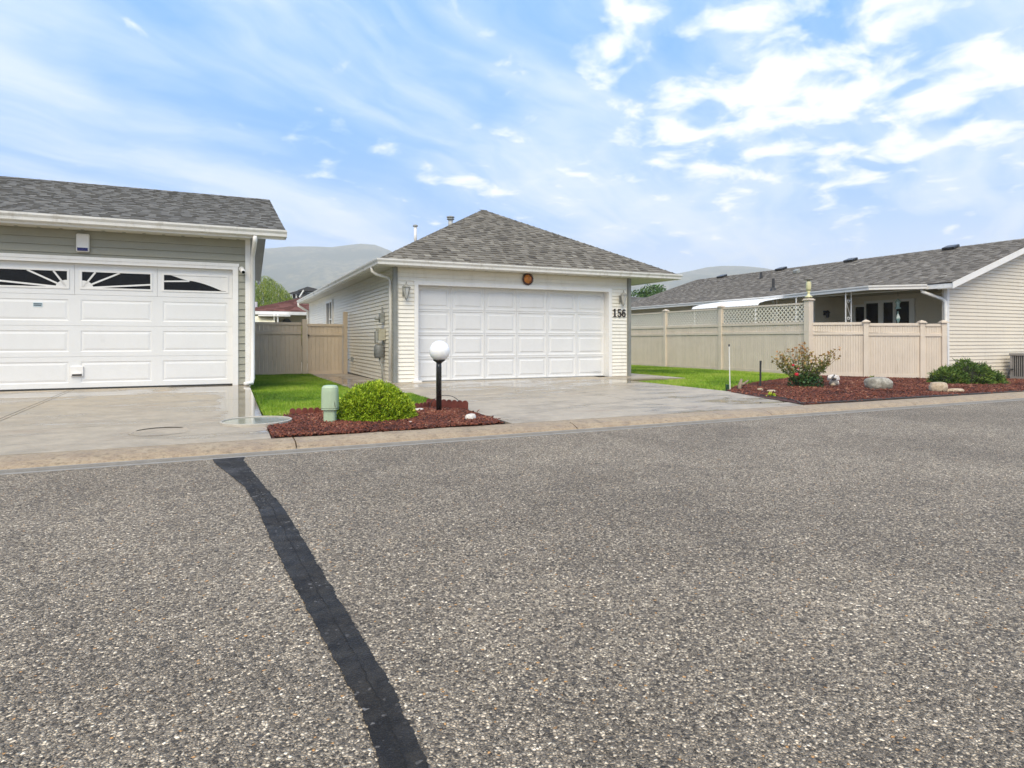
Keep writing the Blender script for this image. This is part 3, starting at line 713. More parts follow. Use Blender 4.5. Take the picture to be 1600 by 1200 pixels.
    digit([([(.14, .52), (.14, .96)], .075), ([(.11, .91), (.52, .91)], .15), ([(.13, .50)]+arc(.30, .31, .215, .28, 135, -150), [.05, .07]+[.10+.10*math.sin(math.pi*i/18) for i in range(18)]), ([(.07, .20), (.16, .17)], .16)], 9.035, 'dark numeral 5')
    digit([(arc(.31, .30, .195, .26, 0, 360), .15), (arc(.42, .42, .30, .53, 185, 100), [.17]*14+[.13, .11, .09, .08, .08]), ([(.40, .86), (.50, .80)], .15)], 9.17, 'dark numeral 6')
    return rt
main_garage()
# orange sun ornament hanging over the door
so = thing('sun_ornament', (6.5, 13.17, 2.48), 'round orange sun ornament with dark toothed rim hanging above the central door', 'ornament')
mb = MB(); prof_ = []
for k in range(48):
    th = 2*math.pi*k/48; r = .155 if k % 2 else .125
    prof_.append((r*math.cos(th), r*math.sin(th)))
mb.prism(prof_, (6.5, 13.185, 2.48), (1, 0, 0), (0, 0, 1), (0, -1, 0), .02).build('rim', plain('rim_brown', (.055, .018, .008), .45, .3), so)
mb = MB(); N_ = 28
for i, (r, dd) in enumerate([(.105, 0), (.095, .018), (.06, .034), (.03, .040)]):
    for k in range(N_): th = 2*math.pi*k/N_; mb.v.append((6.5+r*math.cos(th), 13.164-dd, 2.48+r*math.sin(th)))
for i in range(3):
    for k in range(N_): mb.f.append((i*N_+k, i*N_+(k+1) % N_, (i+1)*N_+(k+1) % N_, (i+1)*N_+k)); mb.t.append(.5)
mb.f.append(tuple(3*N_+k for k in range(N_))); mb.t.append(.5)
mb.build('disc', plain('sun_orange', (.62, .22, .04), .4, .3, 14, .3, 40), so, smooth=True)
mb = MB(); a1 = [(.088*math.cos(R(a)), .088*math.sin(R(a))) for a in range(-80, 81, 10)]; a2 = [(.045+.055*math.cos(R(a))*.35, .080*math.sin(R(a))) for a in range(80, -81, -10)]
mb.prism(a1+a2, (6.5, 13.148, 2.48), (1, 0, 0), (0, 0, 1), (0, -1, 0), .012).build('face_crescent', plain('sun_red', (.22, .03, .012), .5, .3), so)  # raised dark red crescent, part of the ornament's face
MB().tube([(6.46, 13.128, 2.50), (6.465, 13.122, 2.49), (6.47, 13.126, 2.45)], .007, 6).build('nose', MATS['sun_orange'], so)
MB().tube([(6.5, 13.19, 2.60), (6.5, 13.165, 2.655)], .008, 6).build('hook', DARK, so)

# ================================================================== LEFT GARAGE
def left_garage():
    rt = thing('garage', (-2, 12.6, .2), 'grey-sided garage with sunburst windows in its door, at the left edge', 'garage')
    u0, u1, v0, v1, z1 = -6.0, .41, 12.62, 20.8, 2.915; d0, d1, dz = -4.75, .135, 2.345
    mb = MB().box(u0, d0-.02, v0, v0+.15, 0, z1).box(d1+.02, u1, v0, v0+.15, 0, z1).box(d0-.02, d1+.02, v0, v0+.15, dz+.03, z1)
    mb.box(u1-.14, u1, v0+.151, v1, 0, z1).box(u0, u0+.14, v0+.151, v1, 0, z1).box(u0+.141, u1-.141, v1-.14, v1, 0, z1); mb.build('wall', SIDE_GREY, rt)
    mb = MB()
    for x in (u0, u1-.14): mb.prism([(v0, z1), (v1, z1), ((v0+v1)/2, z1+1.35)], (x, 0, 0), (0, 1, 0), (0, 0, 1), (1, 0, 0), .14)
    mb.build('gable', SIDE_GREY, rt)
    siding(rt, (u0, v0), (1, 0), (0, -1), u1-u0, .22, 2.90, .127, SIDE_GREY, [(d0-.09-u0, d1+.09-u0, 0, 2.43)])
    siding(rt, (u1, v0), (0, 1), (1, 0), v1-v0, .10, 2.90, .127, SIDE_GREY)
    MB().box(u1-.06, u1+.028, v0-.028, v0+.05, .18, 2.905).build('corner_trim', TRIM, rt)
    MB().box(d1, d1+.095, v0-.035, v0+.16, .205, 2.44).build('door_jamb', TRIM, rt)
    MB().box(d0-.095, d0, v0-.035, v0+.16, .205, 2.44).build('door_jamb', TRIM, rt)
    MB().box(d0, d1, v0-.035, v0+.16, 2.345, 2.44).build('door_head', TRIM, rt)
    MB().box(d0-.1, d1+.11, v0-.045, v0-.036, 2.40, 2.455).build('drip_cap', TRIM, rt)
    MB().box(u0, u1, v0-.06, v0+.15, .0, .197).build('door_sill', CONC, rt)
    dr = MB().box(d0+.002, d1-.002, 12.735, 12.77, .21, 2.344).build('garage_door', DOORW, rt, label='white overhead door with long raised panels and sunburst lights')
    nc = 4; cw = (d1-d0)/nc; ch = (2.344-.235)/4; y = 12.685
    pm = panel_mesh('door_panel', cw, ch, DOORW, .085, 1)
    for r in range(3):
        for c in range(nc): link_mesh('door_panel', pm, dr, loc=(d0+cw*c, y, .235+ch*r))
    MB().box(d0+.005, d1-.005, 12.68, 12.73, .205, .234).build('weather_strip', DARK, dr)
    # window row
    zb = .235+ch*3
    for c in range(nc):
        x0, x1 = d0+cw*c, d0+cw*(c+1); wx0, wx1, wz0, wz1 = x0+.105, x1-.105, zb+.125, zb+ch-.135
        y_ = y
        mb = MB().box(x0+.002, wx0, y_, y_+.04, zb+.002, zb+ch-.002).box(wx1, x1-.002, y_, y_+.04, zb+.002, zb+ch-.002).box(wx0, wx1, y_, y_+.04, zb+.002, wz0).box(wx0, wx1, y_, y_+.04, wz1, zb+ch-.002)
        f = mb.build('window_panel', DOORW, dr)
        mb = MB()
        for (a0, a1, b0, b1) in ((wx0-.03, wx0, wz0-.03, wz1+.03), (wx1, wx1+.03, wz0-.03, wz1+.03), (wx0, wx1, wz0-.03, wz0), (wx0, wx1, wz1, wz1+.03)): mb.box(a0, a1, y_-.012, y_-.001, b0, b1)
        mb.build('window_frame', TRIM, dr)
        MB().box(wx0, wx1, y_+.014, y_+.02, wz0, wz1).build('pane', GLASS, dr)
        # sunburst insert: rays from the middle of the door
        mb = MB(); X0 = (d0+d1)/2; Z0 = wz0-.01; W_, H_ = wx1-wx0, wz1-wz0; side = 1 if x0 >= X0-.01 else -1; outer = (c in (0, 3))
        def clipray(p, q):
            p, q = Vector(p), Vector(q); t0, t1 = 0, 1; dd = q-p
            for a, lo, hi in ((0, wx0, wx1), (1, wz0, wz1)):
                if abs(dd[a]) < 1e-9:
                    if not lo <= p[a] <= hi: return None
                    continue
                ta, tb_ = (lo-p[a])/dd[a], (hi-p[a])/dd[a]; ta, tb_ = min(ta, tb_), max(ta, tb_); t0, t1 = max(t0, ta), min(t1, tb_)
            return (p+dd*t0, p+dd*t1) if t1 > t0 else None
        cx_ = X0+side*.11
        rays = [(56, 3), (27, 3), (5.2, 3)] if not outer else []
        for ang, Lr in rays:
            e = clipray((cx_, Z0), (cx_+side*Lr*math.cos(R(ang)), Z0+Lr*math.sin(R(ang))))
            if e: 
                c_ = (e[0]+e[1])/2; dd = (e[1]-e[0]); hl = dd.length/2; dd.normalize()
                mb.obox((c_.x, y_+.002, c_.y), (dd.x, 0, dd.y), (0, 1, 0), (-dd.y, 0, dd.x), hl, .006, .014)
        xa = wx0 if side > 0 else wx1
        if not outer:
            pts = [(0, 0)]+[(side*.16*math.cos(R(a)), .12*math.sin(R(a))) for a in range(0, 91, 15)]
            mb.prism(pts, (xa, y_-.004, wz0), (1, 0, 0), (0, 0, 1), (0, 1, 0), .012)
        else:
            # outer lights: blank spandrel above a falling arc
            xb = wx1 if side > 0 else wx0
            pts = []
            for i in range(15):
                f_ = i/14; px = xa+(xb-xa)*(.40+.52*f_); pz = wz0+.012+(H_*.62)*(1-f_**1.5); pts.append((px, pz))
            up_ = [(xb, wz0), (xb, wz1), (xa+(xb-xa)*.40, wz1), (xa+(xb-xa)*.02, wz1)]
            mb.prism([(xb, wz0+.006)]+[(xb, wz1), (xa+(xb-xa)*.10, wz1)]+[(xa+(xb-xa)*.30, wz0+H_*.74)]+pts, (0, y_+.0, 0), (1, 0, 0), (0, 0, 1), (0, 1, 0), .010)
            mb.obox(((xa*.8+xb*.2), y_+.002, wz0+H_*.60), (1, 0, .045*side), (0, 1, 0), (0, 0, 1), abs(xb-xa)*.20, .006, .013)
        mb.build('sunburst', TRIM, dr)
    # sticker with two dark lines, flap vent
    s_ = MB().box(-2.88, -2.755, y-.006, y-.0005, 1.60, 1.67).build('sticker', plain('sticker_pale', (.55, .66, .68), .4), dr)
    mb = MB()
    rnd = random.Random(3)
    for zz_ in (1.640, 1.614):
        x = -2.872
        while x < -2.77: w_ = rnd.uniform(.008, .016); mb.box(x, x+w_, y-.009, y-.0065, zz_, zz_+.018); x += w_+.003
    mb.build('sticker_print', plain('sticker_dark', (.04, .06, .08), .5), s_)
    v_ = MB().box(-2.36, -2.18, y-.03, y+.004, .43, .60).build('vent_flap', TRIM, dr, bevel=.006); MB().box(-2.33, -2.21, y-.07, y-.031, .47, .485).build('flap_lip', TRIM, v_)
    MB().box(-2.34, -2.20, y-.034, y-.0305, .44, .465).build('flap_slot', DARK, v_)
    # alarm siren and camera
    a_ = MB().box(-2.265, -2.075, v0-.085, v0-.02, 2.53, 2.84).build('alarm_siren', TRIM, rt, label='white alarm box with dark blue strip', bevel=.025)
    MB().box(-2.245, -2.095, v0-.092, v0-.0855, 2.545, 2.60).build('siren_strip', plain('siren_blue', (.012, .012, .12), .3), a_)
    c_ = MB().tube([(.285, v0-.02, 2.36), (.285, v0-.06, 2.36)], .045, 14).build('security_camera', TRIM, rt, smooth=True, label='white bullet camera at the door corner')
    MB().tube([(.285, v0-.06, 2.37), (.30, v0-.10, 2.34), (.31, v0-.20, 2.29)], [.02, .04, .04], 12).build('camera_body', TRIM, c_, smooth=True); MB().tube([(.3115, v0-.199, 2.2895), (.312, v0-.205, 2.287)], .03, 12).build('camera_lens', GLASS, c_)
    # roof: gable with its end at u=1.04
    e0, e1, ef, eb, ze = -6.7, 1.01, 12.18, 21.25, 3.065; vm = (ef+eb)/2; pt = .328; zr = ze+(vm-ef)*pt; cs, sn = 1/math.sqrt(1+pt*pt), pt/math.sqrt(1+pt*pt); th = .035
    mb = MB()
    for x0 in (0,):
        mb.add([(e0, ef, ze), (e1, ef, ze), (e1, vm, zr), (e0, vm, zr), (e0, eb, ze), (e1, eb, ze), (e0, ef, ze-th), (e1, ef, ze-th), (e1, vm, zr-th), (e0, vm, zr-th), (e0, eb, ze-th), (e1, eb, ze-th)],
               [(0, 1, 2, 3), (3, 2, 5, 4), (6, 7, 8, 9), (9, 8, 11, 10), (0, 1, 7, 6), (1, 2, 8, 7), (2, 5, 11, 8), (5, 4, 10, 11), (4, 3, 9, 10), (3, 0, 6, 9)])
    rf = mb.build('roof', MATS['deck_dark'], rt); mb = MB(); sl = (vm-ef)/cs
    shingle_face(mb, (e0, ef-.02, ze-.005), (1, 0, 0), (0, cs, sn), (0, -sn, cs), lambda s: 0, lambda s: e1-e0+.012, sl, seed=11, tmin=.10, tmax=.26)
    shingle_face(mb, (e1, eb+.02, ze-.005), (-1, 0, 0), (0, -cs, sn), (0, sn, cs), lambda s: -.012, lambda s: e1-e0, sl, seed=12, tmin=.3, tmax=.6)
    mb.build('shingles', ROOF_LEFT, rf, kind='stuff', tone=True)
    mb = MB(); caps(mb, (e0, vm, zr), (e1+.01, vm, zr), .14, n1=Vector((0, cs, -sn)), n2=Vector((0, -cs, -sn)), seed=13, e=.2); mb.build('ridge_caps', ROOF_LEFT, rf, kind='stuff', tone=True)
    # rake boards and rake soffit on the right end
    mb = MB()
    for (ya, yb_, za, zb_) in ((ef, vm, ze, zr), (eb, vm, ze, zr)):
        mb.add([(e1+.001, ya, za-.17), (e1+.022, ya, za-.17), (e1+.022, ya, za-.012), (e1+.001, ya, za-.012), (e1+.001, yb_, zb_-.17), (e1+.022, yb_, zb_-.17), (e1+.022, yb_, zb_-.012), (e1+.001, yb_, zb_-.012)],
               [(0, 1, 2, 3), (7, 6, 5, 4), (0, 4, 5, 1), (1, 5, 6, 2), (2, 6, 7, 3), (3, 7, 4, 0)])
    mb.build('rake_board', plain('rake_grey', (.40, .40, .37), .5), rf)
    mb = MB()
    for (ya, yb_, za, zb_) in ((ef+.02, vm, ze, zr), (eb-.02, vm, ze, zr)):
        mb.add([(u1+.02, ya, za-.16), (e1, ya, za-.16), (e1, yb_, zb_-.16), (u1+.02, yb_, zb_-.16), (u1+.02, ya, za-.145), (e1, ya, za-.145), (e1, yb_, zb_-.145), (u1+.02, yb_, zb_-.145)],
               [(0, 1, 2, 3), (4, 5, 6, 7), (0, 1, 5, 4), (1, 2, 6, 5), (2, 3, 7, 6), (3, 0, 4, 7)])
    mb.build('rake_soffit', MATS['rake_grey'], rf)
    MB().box(e0, u1+.02, ef+.03, v0+.02, 2.905, 2.918).build('soffit', SOFFIT, rf)
    mb = MB()
    for k in range(24): mb.box(e0+.3*k, e0+.3*k+.05, v0-.10, v0-.035, 2.9015, 2.9045)
    mb.build('soffit_vents', GREYM, rf, kind='stuff')
    MB().box(e0, e1, ef+.012, ef+.028, 2.89, 3.05).build('fascia', TRIM, rf)
    MB().sweep([(e0, ef+.01, 3.055), (e1+.03, ef+.01, 3.055)], [(o_, u_) for o_, u_ in GPROF]).build('gutter', GUTTER, rf)
    MB().tube([(.50, 12.14, 2.93), (.50, 12.16, 2.84), (.485, 12.40, 2.70), (.475, 12.555, 2.60), (.475, 12.56, .33), (.46, 12.50, .25), (.33, 12.44, .235)], .04, 8).build('downspout', TRIM, rt, smooth=True)
    MB().tube([(.99, 21.3, 2.98), (.99, 21.3, 2.80)], .04, 8).build('downspout', TRIM, rt, smooth=True)
    return rt
left_garage()

# ================================================================== RIGHT HOUSE
def right_house():
    rt = thing('house', (21.6, 10.2, 0), 'long cream-sided house with a porch, behind the fence at the right edge', 'house')
    uL, uR, vF, vB, z1 = 17.5, 25.7, 10.2, 24.7, 2.46; ui, ve = 19.0, 14.35      # porch recess
    mb = MB().box(uL+.02, uR, vF+.02, vF+.14, -.3, z1)
    
    mb.box(ui, ui+.12, vF+.141, ve, -.3, z1).box(uL+.02, ui+.12, ve+.001, ve+.12, -.3, z1).box(uL+.02, uL+.14, ve+.121, vB, -.3, z1)
    mb.box(uR-.12, uR, vF+.141, vB, -.3, z1).box(uL+.141, uR-.121, vB-.12, vB, -.3, z1); mb.build('wall', SIDE_TAN, rt)
    ue, er, ef, ze, um, pt = 17.12, 26.1, 9.84, 2.545, 21.62, .335; W = um-ue; zr = ze+W*pt; hipv = 24.6; he = .45
    MB().prism([(uL+.02, z1), (uR, z1), (um, z1+(um-uL)*pt)], (0, vF+.02, 0), (1, 0, 0), (0, 0, 1), (0, 1, 0), .12).build('gable', SIDE_TAN, rt)
    siding(rt, (uL, vF+.02), (1, 0), (0, -1), uR-uL, -.10, 4.1, .1, SIDE_TAN, top=lambda z: (0.05, 8.2) if z < z1 else ((z-z1)/pt, 8.2-(z-z1)/pt))
    siding(rt, (ui, ve), (0, -1), (-1, 0), ve-vF-.15, .1, 2.44, .1, SIDE_TAN, [(.30, 2.42, .15, 2.30)])
    siding(rt, (uL+.02, ve), (1, 0), (0, -1), ui-uL-.04, .1, 2.44, .1, SIDE_TAN)
    siding(rt, (uL+.02, vB), (0, -1), (-1, 0), vB-ve-.02, .1, 2.44, .1, SIDE_TAN)
    MB().box(uL-.02, uL+.07, vF-.02, vF+.07, -.15, 2.46).build('corner_trim', TRIM, rt)
    MB().box(uL-.0, uL+.06, ve-.025, ve+.05, .1, 2.45).build('corner_trim', TRIM, rt)
    # sliding door and side light on the porch wall (plane u = ui)
    xf = ui-.05
    f = MB()
    f.box(xf, ui+.02, 11.98, 12.10, .12, 2.30).box(xf, ui+.02, 13.93, 14.03, .12, 2.20).box(xf, ui+.02, 12.10, 13.62, 2.22, 2.30).box(xf, ui+.02, 13.62, 13.93, 2.12, 2.20).box(xf, ui+.02, 12.10, 13.93, .12, .2)
    f = f.build('sliding_door', TRIM, rt)
    for (a, b) in ((13.56, 13.62), (12.97, 13.14), (12.56, 12.66), (12.10, 12.15)): MB().box(xf+.01, ui+.01, a, b, .2, 2.22).build('stile', TRIM, f)
    for (a, b, z) in ((13.62, 13.93, 2.12), (13.14, 13.56, 2.22), (12.66, 12.97, 2.22), (12.15, 12.56, 2.22)): MB().box(ui-.018, ui-.005, a, b, .2, z).build('pane', GLASS, f)
    l = MB().box(17.95, 18.05, ve-.05, ve-.0, 1.85, 2.0).build('porch_lantern', DARK, rt, label='small dark lantern on the shaded porch wall')
    MB().lathe([(.02, 0), (.05, .02), (.06, .16), (.09, .17), (.02, .25)], (18.0, ve-.13, 1.76), 6).build('lantern_cage', DARK, l)
    # roof
    V_ = [(ue, ef, ze), (er, ef, ze), (um, ef, zr), (um, hipv, zr), (ue, hipv+he, ze), (er, hipv+he, ze)]; th = .03
    mb = MB().add(V_+[(x, y, z-th) for x, y, z in V_], [(0, 2, 3, 4), (1, 5, 3, 2), (4, 3, 5), (6, 10, 9, 8), (7, 8, 9, 11), (10, 11, 9), (0, 6, 8, 2), (2, 8, 7, 1), (0, 4, 10, 6), (4, 5, 11, 10), (5, 1, 7, 11)])
    rf = mb.build('roof', MATS['deck_dark'], rt); mb = MB(); cs, sn = 1/math.sqrt(1+pt*pt), pt/math.sqrt(1+pt*pt); sl = W/cs
    Lr = hipv+he-ef
    shingle_face(mb, (ue-.02, hipv+he, ze-.006), (0, -1, 0), (cs, 0, sn), (-sn, 0, cs), lambda s: s*cs*he/W, lambda s: Lr+.012, sl, seed=21, tmin=.12, tmax=.30)
    shingle_face(mb, (er+.02, ef, ze-.006), (0, 1, 0), (-cs, 0, sn), (sn, 0, cs), lambda s: -.012, lambda s: Lr-s*cs*he/W, sl, seed=22, tmin=.4, tmax=.8)
    mb.build('shingles', ROOF_RIGHT, rf, kind='stuff', tone=True)
    mb = MB(); caps(mb, (um, ef, zr), (um, hipv, zr), .14, n1=Vector((cs, 0, -sn)), n2=Vector((-cs, 0, -sn)), seed=24, e=.2)
    caps(mb, (ue, hipv+he, ze), (um, hipv, zr), .14, n1=Vector((0, -1, 0)), n2=Vector((1, 0, 0)), seed=25, e=.2); mb.build('ridge_caps', ROOF_RIGHT, rf, kind='stuff', tone=True)
    MB().box(ue+.02, uL+.02, vF-.3, vB, 2.44, 2.452).build('soffit', plain('soffit_tan', (.40, .34, .24), .6), rf)
    MB().box(uL+.02, ui+.1, vF+.1, ve+.1, 2.462, 2.475).build('porch_ceiling', MATS['soffit_tan'], rt)
    MB().box(ue, ue+.014, ef+.02, hipv+he, 2.40, 2.535).build('fascia', TRIM, rf)
    mb = MB()
    for sg in (1, -1):
        xa = ue-.015 if sg > 0 else er+.015
        mb.add([(xa, ef-.022, ze-.17), (xa, ef-.001, ze-.17), (xa, ef-.001, ze-.008), (xa, ef-.022, ze-.008), (um, ef-.022, zr-.17), (um, ef-.001, zr-.17), (um, ef-.001, zr-.008), (um, ef-.022, zr-.008)],
               [(0, 1, 2, 3), (7, 6, 5, 4), (0, 4, 5, 1), (1, 5, 6, 2), (2, 6, 7, 3), (3, 7, 4, 0)])
    mb.build('rake_board', TRIM, rf)
    mb = MB().add([(ue, ef, ze-.165), (um, ef, zr-.165), (um, vF+.01, zr-.165), (ue, vF+.01, ze-.165), (ue, ef, ze-.155), (um, ef, zr-.155), (um, vF+.01, zr-.155), (ue, vF+.01, ze-.155)],
                  [(0, 1, 2, 3), (4, 5, 6, 7), (0, 1, 5, 4), (1, 2, 6, 5), (2, 3, 7, 6), (3, 0, 4, 7)]); mb.build('rake_soffit', SOFFIT, rf)
    # porch roof that steps out to a point, with its gutter
    poly = [(ue+.02, 16.0), (16.16, 11.42), (ue+.02, 10.55)]
    MB().prism(poly, (0, 0, 2.43), (1, 0, 0), (0, 1, 0), (0, 0, 1), .09).build('porch_roof', MATS['soffit_tan'], rt)
    MB().sweep([(ue, hipv+he-.05, 2.53), (ue, 16.05, 2.53), (16.14, 11.42, 2.53), (ue, 10.52, 2.53)], [(o_, u_) for o_, u_ in GPROF]).build('gutter', TRIM, rf)
    MB().tube([(ue-.02, 10.62, 2.43), (ue-.03, 10.60, 2.34), (ue+.1, 10.45, 2.25), (uL-.06, 10.27, 2.13), (uL-.06, 10.2, 2.05), (uL-.06, 10.2, .0)], .045, 8).build('downspout', GUTTER, rt, smooth=True)
    # ironwork posts
    for (u, v, g) in ((16.42, 12.28, .16), (16.98, 15.45, .14)):
        d_ = Vector((.908, -.419, 0)); p = MB()
        for s_ in (-.5, .5): p.tube([Vector((u, v, .1))+d_*g*s_, Vector((u, v, 2.43))+d_*g*s_], .018, 6)
        p = p.build('porch_post', TRIM, rt)
        mb = MB()
        for q in range(4):
            z0 = .3+q*.5; c0 = Vector((u, v, z0+.36))
            mb.tube([c0+d_*(.045*math.cos(R(a))*(1-a/900))+Vector((0, 0, .055*math.sin(R(a))*(1-a/900))) for a in range(0, 540, 30)], .008, 5)
            mb.tube([Vector((u, v, z0+.30))-d_*.06, Vector((u, v, z0+.05))+d_*.02, Vector((u, v, z0-.08))+d_*.06], .008, 5)
        mb.build('scroll', TRIM, p)
    MB().tube([(16.70, 14.33, .1), (16.70, 14.33, 2.43)], .025, 6).build('porch_post', TRIM, rt)
    # white ribbed awning below the eave
    mb = MB(); n_ = 44
    for i in range(n_+1):
        y = 14.95+i*(18.1-14.95)/n_; r = .012*(i % 2)
        for k, (x, z) in enumerate(((16.99, 2.44), (16.5, 2.375), (16.0, 2.30), (15.75, 2.235), (15.68, 2.15))): mb.v.append((x, y, z+r))
    for i in range(n_):
        for k in range(4): mb.f.append((i*5+k, i*5+k+1, (i+1)*5+k+1, (i+1)*5+k)); mb.t.append(.5)
    a_ = mb.build('awning', TRIM, rt, label='white ribbed awning below the eave'); m_ = a_.modifiers.new('thick', 'SOLIDIFY'); m_.thickness = .012
    for v in (15.1, 18.0): MB().tube([(15.74, v, .0), (15.74, v, 2.2)], .025, 6).build('awning_post', TRIM, rt)
    # roof vents
    def rz(u): return ze+(u-ue)*pt
    for v in (12.36, 15.92, 19.15, 22.6):
        u = 21.40; mb = MB(); mb.obox((u, v, rz(u)+.065), (0, 1, 0), (cs, 0, sn), (-sn, 0, cs), .19, .17, .045); mb.build('roof_vent', BLACKP, rf, bevel=.02)
    p = MB().tube([(20.17, 19.06, rz(20.17)-.05), (20.17, 19.06, rz(20.17)+.26)], [.07, .045], 10).build('vent_pipe', DARK, rf)
    p = MB().tube([(17.95, 16.4, rz(17.95)-.05), (17.95, 16.4, rz(17.95)+.07), (17.95, 16.4, rz(17.95)+.10), (17.95, 16.4, rz(17.95)+.42)], [.13, .09, .05, .045], 10).build('vent_pipe', DARK, rf)
    MB().obox((20.4, 17.5, rz(20.4)+.08), (0, 1, 0), (cs, 0, sn), (-sn, 0, cs), .10, .10, .07).build('roof_vent', GREYM, rf, bevel=.02)
right_house()
# hanging glass ornament on the porch
ho = thing('hanging_ornament', (17.6, 11.2, 2.2), 'pale green glass ornament hanging on the porch before the sliding door', 'ornament')
TEAL = plain('teal_glass', (.34, .50, .45), .2, .25, 20, spec=.8)
def orn(px, d_):
    dx_ = (px-800)/972; return cA*dx_*d_+sA*d_, -sA*dx_*d_+cA*d_
u, v = orn(1403, 17.7); ho.location = (u, v, 2.2)
MB().tube([(u, v, 2.44), (u, v, 2.28)], .004, 4).build('cord', DARK, ho)
MB().lathe([(.01, 0), (.08, -.10), (.08, -.12), (.05, -.12), (.04, -.24), (.08, -.27), (.075, -.30), (.02, -.30)], (u, v, 2.22), 6).build('shade', TEAL, ho)
MB().lathe([(.005, 0), (.03, -.03), (.012, -.08)], (u, v, 1.86), 6).build('bead', TEAL, ho)
MB().lathe([(.005, .0), (.025, -.02), (.07, -.15), (.03, -.26), (.004, -.30)], (u, v, 1.80), 4).build('drop', TEAL, ho)
# air conditioner
ac = thing('air_conditioner', (19.1, 9.4, -.1), 'grey louvred air conditioner unit against the cream wall at the right edge', 'air conditioner')
ACM = plain('ac_grey', (.27, .255, .24), .5, .12, 8)
MB().box(18.62, 19.42, 9.22, 9.92, -.10, .02).build('base', ACM, ac); MB().box(18.60, 19.44, 9.20, 9.94, .60, .67).build('top', ACM, ac, bevel=.01)
MB().box(18.68, 19.36, 9.28, 9.86, .02, .60).build('coil', DARK, ac)
for x in (18.62, 19.36): 
    for y in (9.22, 9.86): MB().box(x, x+.06, y, y+.06, .02, .60).build('post', ACM, ac)
lm = MB().box(0, .018, 9.225, 9.24, .02, .60).mesh('louvre', ACM)
for k in range(14): link_mesh('louvre', lm, ac, loc=(18.70+.048*k, 0, 0))
lm = MB().box(18.625, 18.64, 0, .018, .02, .60).mesh('louvre', ACM)
for k in range(12): link_mesh('louvre', lm, ac, loc=(0, 9.30+.048*k, 0))
MB().tube([(18.63, 9.85, .22), (18.56, 9.88, .22), (18.53, 9.9, .15), (18.53, 9.95, -.08), (18.53, 10.18, -.08)], .02, 6).build('pipe', DARK, ac)
ac.location.x += 1.42; ac.location.y += .08

# ================================================================== FENCES
def fence_panel(root, p, q, zb0, zb1, m, board_w=.062, rail_z=None, tall=None, H=1.45, rname='rail'):
    """privacy panel between points p,q: bottom/mid/top rails, tongue boards above and below the mid rail, optional lattice"""
    p, q = Vector((*p, 0)), Vector((*q, 0)); L = (q-p).length; d_ = (q-p)/L; nn = Vector((d_.y, -d_.x, 0)); Z = Vector((0, 0, 1))
    f = MB().obox((p+q)/2+Z*(.06+(zb0+zb1)/2), d_, nn, Z, L/2, .022, .045).build('fence_panel', m, root)
    zt = H; zm_ = H-.30
    for (z, h) in ((zm_, .035), (zt-.035, .035)): MB().obox((p+q)/2+Z*(z+(zb0+zb1)/2), d_, nn, Z, L/2, .034, h).build(rname, m, f)
    nb = max(1, int(round(L/board_w))); w_ = L/nb
    def bm_(z0, z1):
        mb = MB(); pr = [(-w_/2+.001, -.006), (-w_/2+.009, -.013), (w_/2-.009, -.013), (w_/2-.001, -.006), (w_/2-.001, .006), (-w_/2+.001, .006)]
        vs = [d_*a-nn*b+Z*z for z in (z0, z1) for a, b in pr]; k = 6
        return mb.add(vs, [tuple(range(k)), tuple(range(k, 2*k))[::-1]]+[(i, (i+1) % k, k+(i+1) % k, k+i) for i in range(k)]).mesh('board', m)
    lo, hi = bm_(.10, zm_-.035), bm_(zm_+.035, zt-.07)
    for i in range(nb):
        c = p+d_*(w_*(i+.5)); zz_ = zb0+(zb1-zb0)*(i+.5)/nb
        for me in (lo, hi): link_mesh('board', me, f, loc=(c.x, c.y, zz_))
    if tall:
        z0, z1 = zt, tall; zb = (zb0+zb1)/2
        lt = MB().obox((p+q)/2+Z*(z1-.025+zb), d_, nn, Z, L/2, .022, .025)
        lt.obox(p+d_*.02+Z*((z0+z1)/2+zb), d_, nn, Z, .018, .020, (z1-z0)/2-.03).obox(q-d_*.02+Z*((z0+z1)/2+zb), d_, nn, Z, .018, .020, (z1-z0)/2-.03)
        lt = lt.build('lattice_frame', m, root)
        a0, a1, b0, b1 = .03, L-.03, z0, z1-.05; hgt = b1-b0; st = .135
        for sgn in (1, -1):
            c = -hgt if sgn > 0 else 0
            x = a0-hgt
            while x < a1+hgt:
                # line from (x,b0) to (x+sgn*hgt,b1), clipped in a
                xa, xb = (x, x+sgn*hgt); t0, t1 = 0., 1.
                for lim, s_ in ((a0, 1), (a1, -1)):
                    f0, f1 = s_*(xa-lim), s_*(xb-lim)
                    if f0 < 0 and f1 < 0: t0, t1 = 1, 0
                    elif f0 < 0: t0 = max(t0, f0/(f0-f1))
                    elif f1 < 0: t1 = min(t1, f0/(f0-f1))
                if t1-t0 > .03:
                    A_ = p+d_*(xa+(xb-xa)*t0)+Z*(b0+hgt*t0+zb); B_ = p+d_*(xa+(xb-xa)*t1)+Z*(b0+hgt*t1+zb)
                    dd = (B_-A_); l = dd.length; dd.normalize()
                    MB().obox((A_+B_)/2+nn*(.004*sgn), dd, nn, nn.cross(dd), l/2, .0035, .0150).build('lattice_slat', plain('lattice_cream', (.74, .68, .56), .5, .04), lt)
                x += st
    return f
